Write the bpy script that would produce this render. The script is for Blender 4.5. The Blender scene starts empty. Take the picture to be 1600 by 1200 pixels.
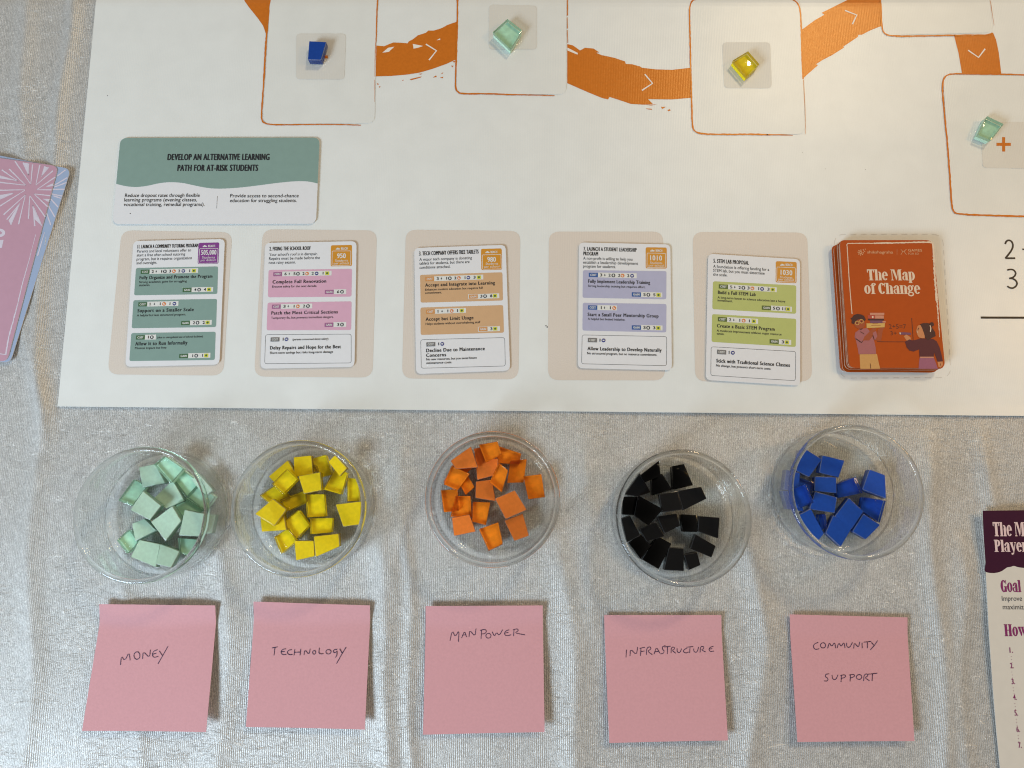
import bpy, bmesh, math, random
import numpy as np
from mathutils import Vector, Matrix, noise
random.seed(7)
scene = bpy.context.scene
COL = scene.collection

# ------------------------------------------------------------------ camera
H = 0.472            # height of the phone above the table
F = 1110.0           # focal length in pixels of the 1600 px wide photograph
TILT = math.radians(9.2)
cam = bpy.data.cameras.new("camera")
cam.sensor_width = 36.0
cam.lens = 36.0 * F / 1600.0
cam.clip_start = 0.01
cam.clip_end = 50.0
camo = bpy.data.objects.new("camera", cam)
camo.location = (0, 0, H)
camo.rotation_euler = (TILT, 0, 0)
COL.objects.link(camo)
scene.camera = camo

# ------------------------------------------------------------------ light
world = bpy.data.worlds.new("World")
scene.world = world
world.use_nodes = True
wn = world.node_tree.nodes["Background"]
wn.inputs[0].default_value = (1.0, 0.92, 0.82, 1)
# a room: bright walls round the table, dim ceiling overhead
wt = world.node_tree
wtc = wt.nodes.new("ShaderNodeTexCoord")
wsx = wt.nodes.new("ShaderNodeSeparateXYZ")
wmr = wt.nodes.new("ShaderNodeMapRange")
wmr.inputs["From Min"].default_value = 0.0
wmr.inputs["From Max"].default_value = 1.0
wmr.inputs["To Min"].default_value = 0.62
wmr.inputs["To Max"].default_value = 0.05
wt.links.new(wtc.outputs["Generated"], wsx.inputs[0])
wt.links.new(wsx.outputs["Z"], wmr.inputs["Value"])
wt.links.new(wmr.outputs[0], wn.inputs[1])

def area(name, loc, target, sx, sy, power, color, shape='RECTANGLE'):
    l = bpy.data.lights.new(name, 'AREA')
    l.shape = shape
    l.size = sx
    if shape == 'RECTANGLE':
        l.size_y = sy
    l.energy = power
    l.color = color
    o = bpy.data.objects.new(name, l)
    o.location = loc
    d = Vector(target) - Vector(loc)
    o.rotation_euler = d.to_track_quat('-Z', 'Y').to_euler()
    COL.objects.link(o)
    return o
W_P, C_P, S_P = 16.2, 43.0, 1.7
area("window_light", (-0.92, -0.70, 0.82), (-0.1, 0.1, 0), 0.44, 0.44, W_P, (0.70, 0.86, 1.0))
area("ceiling_lamp", (1.52, 2.40, 3.00), (0.2, 0.1, 0), 0.50, 0.50, C_P, (1.0, 0.80, 0.52), 'DISK')
area("side_lamp", (0.92, 0.30, 0.72), (0.2, 0.0, 0), 0.20, 0.20, S_P, (1.0, 0.58, 0.20), 'DISK')

vs = scene.view_settings
vs.view_transform = 'Standard'
vs.look = 'None'
vs.exposure = 0.10
vs.gamma = 1.0
vs.use_curve_mapping = False
cy = scene.cycles
cy.use_denoising = True
cy.max_bounces = 20
cy.transmission_bounces = 16
cy.transparent_max_bounces = 16
cy.glossy_bounces = 6
cy.diffuse_bounces = 4
cy.blur_glossy = 0.3
cy.filter_width = 1.15
cy.sample_clamp_indirect = 30.0

# ------------------------------------------------------------------ materials
def lin(r, g, b, k=1.0):
    f = lambda c: (c / 255 / 12.92) if c <= 10 else ((c / 255 + 0.055) / 1.055) ** 2.4
    return (min(1, f(r) * k), min(1, f(g) * k), min(1, f(b) * k))
MATS = {}
def mat(name, color, rough=0.6, spec=0.4, var=0.04, scale=900, bump=0.0, bscale=2500, metal=0.0, weave=0.0, each=0.0, wavy=0.0):
    if name in MATS:
        return MATS[name]
    m = bpy.data.materials.new(name)
    m.use_nodes = True
    nt = m.node_tree
    N, L = nt.nodes, nt.links
    b = N["Principled BSDF"]
    b.inputs["Roughness"].default_value = rough
    b.inputs["Specular IOR Level"].default_value = spec
    b.inputs["Metallic"].default_value = metal
    tc = N.new("ShaderNodeTexCoord")
    nz = N.new("ShaderNodeTexNoise")
    nz.inputs["Scale"].default_value = scale
    nz.inputs["Detail"].default_value = 3
    L.new(tc.outputs["Object"], nz.inputs["Vector"])
    mr = N.new("ShaderNodeMapRange")
    mr.inputs["From Min"].default_value = 0.3
    mr.inputs["From Max"].default_value = 0.7
    mr.inputs["To Min"].default_value = 1 - var
    mr.inputs["To Max"].default_value = 1 + var
    L.new(nz.outputs["Fac"], mr.inputs["Value"])
    vm = N.new("ShaderNodeVectorMath")
    vm.operation = 'SCALE'
    vm.inputs[0].default_value = color[:3]
    L.new(mr.outputs[0], vm.inputs["Scale"])
    if each:
        oi = N.new("ShaderNodeObjectInfo")
        er = N.new("ShaderNodeMapRange")
        er.inputs["To Min"].default_value = 1 - each; er.inputs["To Max"].default_value = 1 + each
        L.new(oi.outputs["Random"], er.inputs["Value"])
        em = N.new("ShaderNodeMath"); em.operation = 'MULTIPLY'
        L.new(er.outputs[0], em.inputs[0]); L.new(mr.outputs[0], em.inputs[1])
        L.new(em.outputs[0], vm.inputs["Scale"])
    L.new(vm.outputs[0], b.inputs["Base Color"])
    if bump or weave:
        n2 = N.new("ShaderNodeTexNoise")
        n2.inputs["Scale"].default_value = bscale
        n2.inputs["Detail"].default_value = 2
        L.new(tc.outputs["Object"], n2.inputs["Vector"])
        h = n2.outputs["Fac"]
        if weave:
            w1 = N.new("ShaderNodeTexWave"); w1.bands_direction = 'X'
            w1.inputs["Scale"].default_value = 262; w1.inputs["Distortion"].default_value = 0.2
            w2 = N.new("ShaderNodeTexWave"); w2.bands_direction = 'Y'
            w2.inputs["Scale"].default_value = 420; w2.inputs["Distortion"].default_value = 0.2
            L.new(tc.outputs["Object"], w1.inputs["Vector"]); L.new(tc.outputs["Object"], w2.inputs["Vector"])
            a1 = N.new("ShaderNodeMath"); a1.operation = 'MULTIPLY_ADD'
            a1.inputs[1].default_value = weave
            L.new(w1.outputs["Fac"], a1.inputs[0]); L.new(h, a1.inputs[2])
            a2 = N.new("ShaderNodeMath"); a2.operation = 'MULTIPLY_ADD'
            a2.inputs[1].default_value = weave * 0.5
            L.new(w2.outputs["Fac"], a2.inputs[0]); L.new(a1.outputs[0], a2.inputs[2])
            h = a2.outputs[0]
        if wavy:
            n3 = N.new("ShaderNodeTexNoise"); n3.inputs["Scale"].default_value = 8; n3.inputs["Detail"].default_value = 1
            L.new(tc.outputs["Object"], n3.inputs["Vector"])
            a3 = N.new("ShaderNodeMath"); a3.operation = 'MULTIPLY_ADD'; a3.inputs[1].default_value = wavy / bump
            L.new(n3.outputs["Fac"], a3.inputs[0]); L.new(h, a3.inputs[2]); h = a3.outputs[0]
        bp = N.new("ShaderNodeBump")
        bp.inputs["Strength"].default_value = bump
        bp.inputs["Distance"].default_value = 0.0002
        L.new(h, bp.inputs["Height"])
        L.new(bp.outputs[0], b.inputs["Normal"])
    MATS[name] = m
    return m

def glass(name, color, ior=1.48, rough=0.0, clear=0.0):
    m = bpy.data.materials.new(name)
    m.use_nodes = True
    nt = m.node_tree
    N, L = nt.nodes, nt.links
    b = N["Principled BSDF"]
    b.inputs["Transmission Weight"].default_value = 1.0
    b.inputs["IOR"].default_value = ior
    b.inputs["Roughness"].default_value = rough
    b.inputs["Base Color"].default_value = (*color, 1)
    tr = N.new("ShaderNodeBsdfTransparent")
    tr.inputs[0].default_value = (0.985, 0.995, 0.99, 1)
    mx = N.new("ShaderNodeMixShader")
    mx.inputs[0].default_value = clear
    L.new(b.outputs[0], mx.inputs[1]); L.new(tr.outputs[0], mx.inputs[2])
    L.new(mx.outputs[0], N["Material Output"].inputs["Surface"])
    MATS[name] = m
    return m
def tile_glass(name, tint, side=None, share=0.5, bump=0.25, rough=0.06):
    """clear cut glass: mirror-like at a glance, see-through otherwise; cut sides are cloudy"""
    m = bpy.data.materials.new(name)
    m.use_nodes = True
    nt = m.node_tree
    N, L = nt.nodes, nt.links
    N.remove(N["Principled BSDF"])
    tr = N.new("ShaderNodeBsdfTransparent"); tr.inputs[0].default_value = (*tint, 1)
    base = tr.outputs[0]
    if side:
        df = N.new("ShaderNodeBsdfDiffuse"); df.inputs[0].default_value = (*side, 1)
        tl = N.new("ShaderNodeBsdfTranslucent"); tl.inputs[0].default_value = (*side, 1)
        m1 = N.new("ShaderNodeMixShader"); m1.inputs[0].default_value = 0.5
        L.new(df.outputs[0], m1.inputs[1]); L.new(tl.outputs[0], m1.inputs[2])
        m2 = N.new("ShaderNodeMixShader"); m2.inputs[0].default_value = share
        L.new(base, m2.inputs[1]); L.new(m1.outputs[0], m2.inputs[2])
        base = m2.outputs[0]
    tc = N.new("ShaderNodeTexCoord")
    nz = N.new("ShaderNodeTexNoise"); nz.inputs["Scale"].default_value = 260; nz.inputs["Detail"].default_value = 2
    L.new(tc.outputs["Object"], nz.inputs["Vector"])
    bp = N.new("ShaderNodeBump"); bp.inputs["Strength"].default_value = bump; bp.inputs["Distance"].default_value = 0.0004
    L.new(nz.outputs["Fac"], bp.inputs["Height"])
    gl = N.new("ShaderNodeBsdfGlossy"); gl.inputs["Roughness"].default_value = rough
    L.new(bp.outputs[0], gl.inputs["Normal"])
    fr = N.new("ShaderNodeFresnel")
    geo = N.new("ShaderNodeNewGeometry")
    # same reflectance from inside and outside
    mxv = N.new("ShaderNodeMath"); mxv.operation = 'MULTIPLY_ADD'
    L.new(geo.outputs["Backfacing"], mxv.inputs[0]); mxv.inputs[1].default_value = 1 / 1.55 - 1.55; mxv.inputs[2].default_value = 1.55
    L.new(mxv.outputs[0], fr.inputs[0])
    mx = N.new("ShaderNodeMixShader")
    L.new(fr.outputs[0], mx.inputs[0]); L.new(base, mx.inputs[1]); L.new(gl.outputs[0], mx.inputs[2])
    L.new(mx.outputs[0], N["Material Output"].inputs["Surface"])
    MATS[name] = m
    return m

def cloth_mat():
    m = bpy.data.materials.new("silver_cloth")
    m.use_nodes = True
    nt = m.node_tree
    N, L = nt.nodes, nt.links
    b = N["Principled BSDF"]
    tc = N.new("ShaderNodeTexCoord")
    O = tc.outputs["Object"]
    def noise_(scale, detail, stretch=None, dist=0):
        n = N.new("ShaderNodeTexNoise")
        n.inputs["Scale"].default_value = scale
        n.inputs["Detail"].default_value = detail
        n.inputs["Distortion"].default_value = dist
        if stretch:
            mp = N.new("ShaderNodeMapping")
            mp.inputs["Scale"].default_value = stretch
            L.new(O, mp.inputs["Vector"]); L.new(mp.outputs[0], n.inputs["Vector"])
        else:
            L.new(O, n.inputs["Vector"])
        return n.outputs["Fac"]
    def rng(v, a, c, fa=0.3, fb=0.7):
        r = N.new("ShaderNodeMapRange")
        r.inputs["From Min"].default_value = fa; r.inputs["From Max"].default_value = fb
        r.inputs["To Min"].default_value = a; r.inputs["To Max"].default_value = c
        L.new(v, r.inputs["Value"])
        return r.outputs[0]
    def op(o, a, c):
        n = N.new("ShaderNodeMath"); n.operation = o
        for i, v in enumerate((a, c)):
            if isinstance(v, (int, float)): n.inputs[i].default_value = v
            else: L.new(v, n.inputs[i])
        return n.outputs[0]
    rib = N.new("ShaderNodeTexWave"); rib.bands_direction = 'X'
    rib.inputs["Scale"].default_value = 262; rib.inputs["Distortion"].default_value = 1.6
    rib.inputs["Detail"].default_value = 2; rib.inputs["Detail Scale"].default_value = 1.0
    L.new(O, rib.inputs["Vector"])
    fine = noise_(2300, 2, (1.1, 0.75, 1))
    yarn = noise_(1500, 2, (1.3, 0.45, 1))
    mid = noise_(300, 3, (1, 0.6, 1))
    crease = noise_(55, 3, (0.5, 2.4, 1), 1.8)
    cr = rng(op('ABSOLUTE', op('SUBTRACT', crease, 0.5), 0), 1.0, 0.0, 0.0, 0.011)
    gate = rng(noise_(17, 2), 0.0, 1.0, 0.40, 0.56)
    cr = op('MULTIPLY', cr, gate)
    big = noise_(13, 3)
    # colour: yarn to yarn variation of the shimmering knit
    col = op('MULTIPLY', rng(fine, 0.62, 1.40), rng(rib.outputs["Fac"], 0.87, 1.13, 0, 1))
    col = op('MULTIPLY', col, rng(mid, 0.93, 1.07))
    col = op('MULTIPLY', col, rng(yarn, 0.80, 1.22))
    col = op('MULTIPLY', col, op('ADD', op('MULTIPLY', cr, 0.5), 1.0))  # highlights along the crinkles, painted into the colour
    vm = N.new("ShaderNodeVectorMath"); vm.operation = 'SCALE'
    vm.inputs[0].default_value = (0.50, 0.505, 0.50)
    L.new(col, vm.inputs["Scale"])
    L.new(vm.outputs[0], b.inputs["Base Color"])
    b.inputs["Metallic"].default_value = 0.22
    b.inputs["Specular IOR Level"].default_value = 0.6
    L.new(rng(mid, 0.40, 0.52), b.inputs["Roughness"])
    h = op('MULTIPLY', rib.outputs["Fac"], 0.5)
    h = op('ADD', h, op('MULTIPLY', fine, 0.45))
    h = op('ADD', h, op('MULTIPLY', yarn, 0.6))
    h = op('ADD', h, op('MULTIPLY', mid, 0.9))
    h = op('ADD', h, op('MULTIPLY', cr, 0.9))
    h = op('ADD', h, op('MULTIPLY', big, 4.0))
    bp = N.new("ShaderNodeBump")
    bp.inputs["Strength"].default_value = 1.0
    bp.inputs["Distance"].default_value = 0.00022
    L.new(h, bp.inputs["Height"])
    L.new(bp.outputs[0], b.inputs["Normal"])
    return m

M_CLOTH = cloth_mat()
mat("mat_canvas", (0.755, 0.785, 0.78), 0.34, 0.6, 0.02, 60, 0.20, 2600, weave=0.45, wavy=10.0)
mat("mat_print_orange", (0.58, 0.165, 0.018), 0.27, 0.5, 0.05, 500, 0.22, 2600, weave=0.45)
MATS["mat_print_orange"].node_tree.nodes["Principled BSDF"].inputs["Specular Tint"].default_value = (1.0, 0.66, 0.25, 1)
mat("mat_print_white", (0.82, 0.79, 0.74), 0.4, 0.4, 0.02)
mat("mat_print_beige", (0.68, 0.62, 0.56), 0.38, 0.5, 0.05, 1500, 0.2, 2600, weave=0.7)
mat("mat_print_sand", (0.67, 0.665, 0.625), 0.38, 0.5, 0.02, 60, 0.2, 2600, weave=0.7)
mat("mat_print_panel", (0.735, 0.76, 0.745), 0.34, 0.6, 0.02, 60, 0.20, 2600, weave=0.45, wavy=10.0)
mat("mat_print_black", (0.02, 0.014, 0.012), 0.5)
mat("mat_print_grey", (0.63, 0.62, 0.59), 0.5)
mat("card_white", (0.74, 0.755, 0.79), 0.33, 0.5, 0.012, 300)
mat("card_edge", (0.62, 0.60, 0.58), 0.6)
mat("ink_black", (0.018, 0.02, 0.026), 0.5)
mat("ink_grey", (0.10, 0.10, 0.11), 0.5)
mat("ink_teal", (0.225, 0.34, 0.31), 0.38, 0.5, 0.02, 200)
mat("ink_pinkpanel", (0.66, 0.39, 0.52), 0.38, 0.5, 0.02, 200)
mat("ink_tan", (0.60, 0.385, 0.215), 0.38, 0.5, 0.02, 200)
mat("ink_lilac", (0.42, 0.43, 0.60), 0.38, 0.5, 0.02, 200)
mat("ink_green", (0.45, 0.50, 0.17), 0.38, 0.5, 0.02, 200)
mat("ink_darkgreen", (0.055, 0.13, 0.055), 0.5)
mat("ink_plum", (0.33, 0.13, 0.27), 0.5)
mat("ink_brown", (0.60, 0.28, 0.09), 0.5)
mat("ink_navy", (0.025, 0.10, 0.33), 0.5)
mat("ink_olive", (0.085, 0.125, 0.03), 0.5)
mat("ink_midgrey", (0.17, 0.17, 0.175), 0.5)
mat("ink_strip", (0.70, 0.715, 0.70), 0.4)
mat("ink_purple", (0.22, 0.055, 0.26), 0.4)
mat("ink_ochre", (0.60, 0.27, 0.03), 0.4)
mat("ink_orange", (0.66, 0.20, 0.05), 0.5)
mat("ink_blue", (0.03, 0.04, 0.22), 0.5)
mat("ink_lime", (0.60, 0.60, 0.06), 0.5)
mat("ink_dark", (0.03, 0.04, 0.055), 0.5)
mat("deck_orange", (0.42, 0.070, 0.006), 0.5, 0.2, 0.03, 200)
mat("deck_edge", (0.30, 0.13, 0.07), 0.7)
mat("deck_cream", (0.72, 0.58, 0.44), 0.5)
mat("deck_faint", (0.62, 0.33, 0.17), 0.5)
mat("deck_line", (0.09, 0.016, 0.01), 0.5)
mat("deck_skin", (0.33, 0.065, 0.022), 0.5)
mat("deck_skin_light", (0.55, 0.22, 0.09), 0.5)
mat("deck_hair", (0.045, 0.01, 0.014), 0.5)
mat("deck_mauve", (0.36, 0.12, 0.13), 0.5)
mat("deck_straw", (0.56, 0.30, 0.10), 0.5)
mat("deck_plum", (0.075, 0.008, 0.022), 0.5)
mat("deck_violet", (0.30, 0.10, 0.17), 0.5)
mat("deck_book_red", (0.42, 0.06, 0.04), 0.5)
mat("deck_book_pink", (0.55, 0.24, 0.16), 0.5)
mat("deck_book_yellow", (0.60, 0.37, 0.11), 0.5)
mat("deck_book_purple", (0.16, 0.06, 0.12), 0.5)
mat("rose_card", (0.50, 0.295, 0.385), 0.4, 0.5, 0.02, 200)
mat("sky_card", (0.33, 0.42, 0.60), 0.4, 0.5, 0.02, 200)
mat("pale_lilac", (0.62, 0.58, 0.68), 0.45)
mat("sticky_pink", (0.62, 0.325, 0.36), 0.75, 0.25, 0.035, 700, 0.25, 1200)
mat("pen_ink", (0.03, 0.014, 0.06), 0.5)
mat("leaflet_paper", (0.66, 0.63, 0.575), 0.4, 0.4, 0.015, 200)
mat("leaflet_plum", (0.042, 0.006, 0.026), 0.5, 0.2)
mat("leaflet_magenta", (0.21, 0.02, 0.12), 0.5)
mat("leaflet_rose", (0.72, 0.55, 0.55), 0.5)
mat("dark_floor", (0.08, 0.075, 0.07), 0.7)
mat("thread_black", (0.01, 0.01, 0.01), 0.6)
tile_glass("bowl_glass", (0.985, 0.995, 0.99), bump=0.0, rough=0.02)
glass("bowl_rim_glass", (0.99, 1.0, 0.995), 1.47, 0.0, 0.0)
glass("bowl_foot_glass", (0.99, 1.0, 0.995), 1.47, 0.0, 0.6)
TILE = {   # tint of the glass, colour of its cloudy cut sides, paint
    'mint': ((0.90, 0.97, 0.93), (0.36, 0.54, 0.42), (0.42, 0.60, 0.48)),
    'yellow': ((0.98, 0.97, 0.80), (0.56, 0.42, 0.01), (0.72, 0.54, 0.012)),
    'orange': ((0.99, 0.88, 0.66), (0.62, 0.17, 0.012), (0.68, 0.18, 0.03)),
    'black': ((0.03, 0.03, 0.035), (0.003, 0.003, 0.0035), (0.0075, 0.0075, 0.008)),
    'blue': ((0.70, 0.86, 0.99), (0.02, 0.07, 0.33), (0.012, 0.064, 0.35)),
}
for k, (g, s_, p) in TILE.items():
    tile_glass("tile_glass_" + k, g)
    tile_glass("tile_side_" + k, g, s_, 0.93)
    # glass edges: the light they catch is painted in as a paler tone
    mat("tile_edge_" + k, tuple(c * .55 + w for c, w in zip(s_, (.05, .05, .052) if k == "black" else (.13, .14, .145))), 0.22, 0.9, 0.25, 900)
    mat("tile_paint_deep_" + k, (0.92, 0.33, 0.03) if k == "orange" else tuple(min(.9, c * 1.35) for c in p), 0.5, 0.12, 0.10, 300, 0.1, 700, each=0.12)  # same paint brightened under glass, light inside the tile put into the colour
    mat("tile_paint_" + k, p, 0.36, 0.12 if k == "black" else 0.16, 0.07, 420, 0.1, 700, each=0.16)

# ------------------------------------------------------------------ pixel <-> table
CT, ST = math.cos(TILT), math.sin(TILT)
def P(px, py, z=0.0):
    x = (px - 800) / F
    y = -(py - 600) / F
    dy, dz = y * CT + ST, y * ST - CT
    t = (z - H) / dz
    return Vector((x * t, dy * t, z))
class Frame:
    """a flat thing's own frame: world origin, turn, height of its face"""
    def __init__(s, x=0, y=0, z=0, a=0.0):
        s.x, s.y, s.z, s.a = x, y, z, a
    def px(s, p):
        w = P(p[0], p[1], s.z)
        dx, dy = w.x - s.x, w.y - s.y
        c, n = math.cos(s.a), math.sin(s.a)
        return (dx * c + dy * n, -dx * n + dy * c)
class Crop:
    """points read off an enlarged crop of the photograph"""
    def __init__(s, fr, ox, oy, sc):
        s.fr, s.ox, s.oy, s.sc = fr, ox, oy, sc
    def __call__(s, *p):
        if len(p) == 2 and not isinstance(p[0], (tuple, list)):
            return s.fr.px((s.ox + p[0] / s.sc, s.oy + p[1] / s.sc))
        return [s.fr.px((s.ox + q[0] / s.sc, s.oy + q[1] / s.sc)) for q in p]
    def ln(s, d):
        return d / s.sc * 0.000452

# ------------------------------------------------------------------ object helpers
def link(o, parent=None):
    COL.objects.link(o)
    if parent is not None:
        o.parent = parent
    return o
def tag(o, label=None, cat=None, group=None, kind=None):
    if label: o["label"] = label
    if cat: o["category"] = cat
    if group: o["group"] = group
    if kind: o["kind"] = kind
    return o
def empty(name, loc, rz=0.0):
    o = bpy.data.objects.new(name, None)
    o.empty_display_size = 0.01
    o.location = loc
    o.rotation_euler = (0, 0, rz)
    return link(o)
def mesh_obj(name, verts, faces, mats, idx=None, parent=None, smooth=False):
    me = bpy.data.meshes.new(name)
    me.from_pydata([tuple(v) for v in verts], [], faces)
    for m in mats:
        me.materials.append(m)
    if idx is not None:
        for p, i in zip(me.polygons, idx):
            p.material_index = i
    if smooth:
        for p in me.polygons:
            p.use_smooth = True
    me.update()
    return link(bpy.data.objects.new(name, me), parent)

def round_poly(pts, r, n=5):
    out = []
    k = len(pts)
    for i in range(k):
        p0, p1, p2 = (Vector(pts[i - 1][:2]), Vector(pts[i][:2]), Vector(pts[(i + 1) % k][:2]))
        a, b = p0 - p1, p2 - p1
        rr = min(r, a.length * 0.45, b.length * 0.45)
        s, e = p1 + a.normalized() * rr, p1 + b.normalized() * rr
        for j in range(n + 1):
            t = j / n
            q = s * (1 - t) ** 2 + p1 * 2 * t * (1 - t) + e * t * t
            out.append((q.x, q.y))
    return out
def smooth_line(pts, it=2):
    for _ in range(it):
        q = [pts[0]]
        for a, b in zip(pts, pts[1:]):
            q.append((a[0] * .75 + b[0] * .25, a[1] * .75 + b[1] * .25))
            q.append((a[0] * .25 + b[0] * .75, a[1] * .25 + b[1] * .75))
        q.append(pts[-1])
        pts = q
    return pts
def resample(pts, step):
    out = [pts[0]]
    for a, b in zip(pts, pts[1:]):
        d = math.dist(a, b)
        n = max(1, int(d / step))
        for i in range(1, n + 1):
            out.append((a[0] + (b[0] - a[0]) * i / n, a[1] + (b[1] - a[1]) * i / n))
    return out

# text through the built-in font, turned into faces
_TXT = {}
def glyphs(s, bold, track=1.0):
    key = (s, bold, track)
    if key not in _TXT:
        c = bpy.data.curves.new("text", "FONT")
        c.body = s
        c.resolution_u = 3
        c.offset = bold
        c.space_character = track
        o = bpy.data.objects.new("text", c)
        COL.objects.link(o)
        bpy.context.view_layer.update()
        dg = bpy.context.evaluated_depsgraph_get()
        me = bpy.data.meshes.new_from_object(o.evaluated_get(dg))
        v = [(q.co.x, q.co.y) for q in me.vertices]
        f = [tuple(p.vertices) for p in me.polygons]
        bpy.data.objects.remove(o)
        bpy.data.meshes.remove(me)
        bpy.data.curves.remove(c)
        _TXT[key] = (v, f)
    return _TXT[key]
CAP = max(y for _, y in glyphs("H", 0.0)[0])

# heavy condensed slab letters of the titles
def _ring(cx, cy, rx, ry, ix, iy, a0=0, a1=360, n=22):
    out = []
    for i in range(n):
        t0, t1 = (math.radians(a0 + (a1 - a0) * k / n) for k in (i, i + 1))
        out.append([(cx + rx * math.cos(t0), cy + ry * math.sin(t0)), (cx + rx * math.cos(t1), cy + ry * math.sin(t1)),
                    (cx + ix * math.cos(t1), cy + iy * math.sin(t1)), (cx + ix * math.cos(t0), cy + iy * math.sin(t0))])
    return out
def _r(a, b, c, d): return [[(a, b), (c, b), (c, d), (a, d)]]
def _ball(x, y, r): return [[(x + r * math.cos(i * math.pi / 6), y + r * math.sin(i * math.pi / 6)) for i in range(12)]]
def _arch(h): return _ring(.40, h - .24, .185, .24, .0, .16, 0, 120, 10)
SLAB = {
 'T': (.64, _r(0,.9,.62,1) + _r(.19,.06,.43,.9) + _r(.11,0,.51,.06) + _r(0,.72,.08,.9) + _r(.54,.72,.62,.9)),
 'h': (.64, _r(.05,.06,.26,1) + _r(0,.94,.05,1) + _r(0,0,.30,.06) + _r(.375,.06,.585,.56) + _r(.34,0,.625,.06) + _arch(.79)),
 'n': (.64, _r(.05,.06,.26,.79) + _r(0,.73,.05,.79) + _r(0,0,.30,.06) + _r(.375,.06,.585,.56) + _r(.34,0,.625,.06) + _arch(.79)),
 'e': (.52, _ring(.26,.4,.26,.4,.065,.33,0,320) + _r(.19,.40,.46,.46)),
 'o': (.54, _ring(.265,.4,.265,.4,.065,.33)),
 'M': (.98, _r(.07,.06,.14,.94) + _r(0,0,.22,.06) + _r(0,.94,.14,1) + [[(.14,1),(.34,1),(.54,.22),(.45,0)]] + [[(.45,0),(.52,.2),(.68,.94),(.62,.94)]] + _r(.66,.06,.89,1) + _r(.60,0,.96,.06) + _r(.89,.94,.96,1)),
 'a': (.54, _r(.27,.06,.48,.58) + _r(.27,0,.54,.06) + _ring(.275,.58,.205,.21,.03,.15,0,165,10) + _ball(.115,.58,.085) + _ring(.19,.22,.185,.215,.05,.16,60,300,14)),
 'p': (.58, _r(.05,-.17,.26,.73) + _r(0,.73,.26,.79) + _r(0,-.23,.31,-.17) + _ring(.30,.4,.27,.4,.065,.33,-100,100,14)),
 'f': (.38, _r(.08,.06,.29,.82) + _r(.02,0,.36,.06) + _r(0,.73,.38,.79) + _ring(.27,.82,.19,.18,.03,.12,10,180,10) + _ball(.39,.87,.075)),
 'C': (.60, _ring(.30,.5,.30,.51,.07,.43,38,322) + _r(.515,.66,.57,1)),
 'g': (.54, _ring(.23,.53,.225,.26,.06,.2) + _r(.40,.68,.53,.79) + _ring(.25,.0,.255,.215,.15,.10) + _r(.06,.17,.22,.29)),
 'P': (.60, _r(.07,.06,.29,.94) + _r(0,0,.36,.06) + _r(0,.94,.29,1) + _ring(.29,.72,.29,.28,.09,.20,-90,90,12)),
 'l': (.32, _r(.05,.06,.26,1) + _r(0,.94,.05,1) + _r(0,0,.31,.06)),
 'y': (.58, [[(.03,.73),(.25,.73),(.37,.12),(.27,0)]] + [[(.47,.73),(.53,.73),(.30,-.20),(.22,-.20)]] + _r(0,.73,.29,.79) + _r(.40,.73,.58,.79) + _ball(.16,-.16,.085)),
 'r': (.46, _r(.05,.06,.26,.79) + _r(0,.73,.05,.79) + _r(0,0,.32,.06) + _ball(.37,.69,.095) + _r(.26,.66,.37,.76)),
 'G': (.64, _ring(.30,.5,.30,.51,.07,.43,38,322) + _r(.515,.66,.57,1) + _r(.39,.02,.59,.42) + _r(.33,.42,.64,.48)),
 'H': (.76, _r(.06,.06,.29,.94) + _r(.45,.06,.68,.94) + _r(0,0,.34,.06) + _r(.40,0,.74,.06) + _r(0,.94,.34,1) + _r(.40,.94,.74,1) + _r(.29,.47,.45,.54)),
 'w': (.84, [[(.02,.73),(.24,.73),(.36,.12),(.27,0)]] + [[(.27,0),(.34,.1),(.42,.5),(.38,.5)]] + [[(.32,.73),(.53,.73),(.64,.12),(.55,0)]] + [[(.72,.73),(.78,.73),(.62,.0),(.56,.0)]] + _r(0,.73,.6,.79) + _r(.66,.73,.84,.79)),
 ' ': (.26, []),
}

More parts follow.
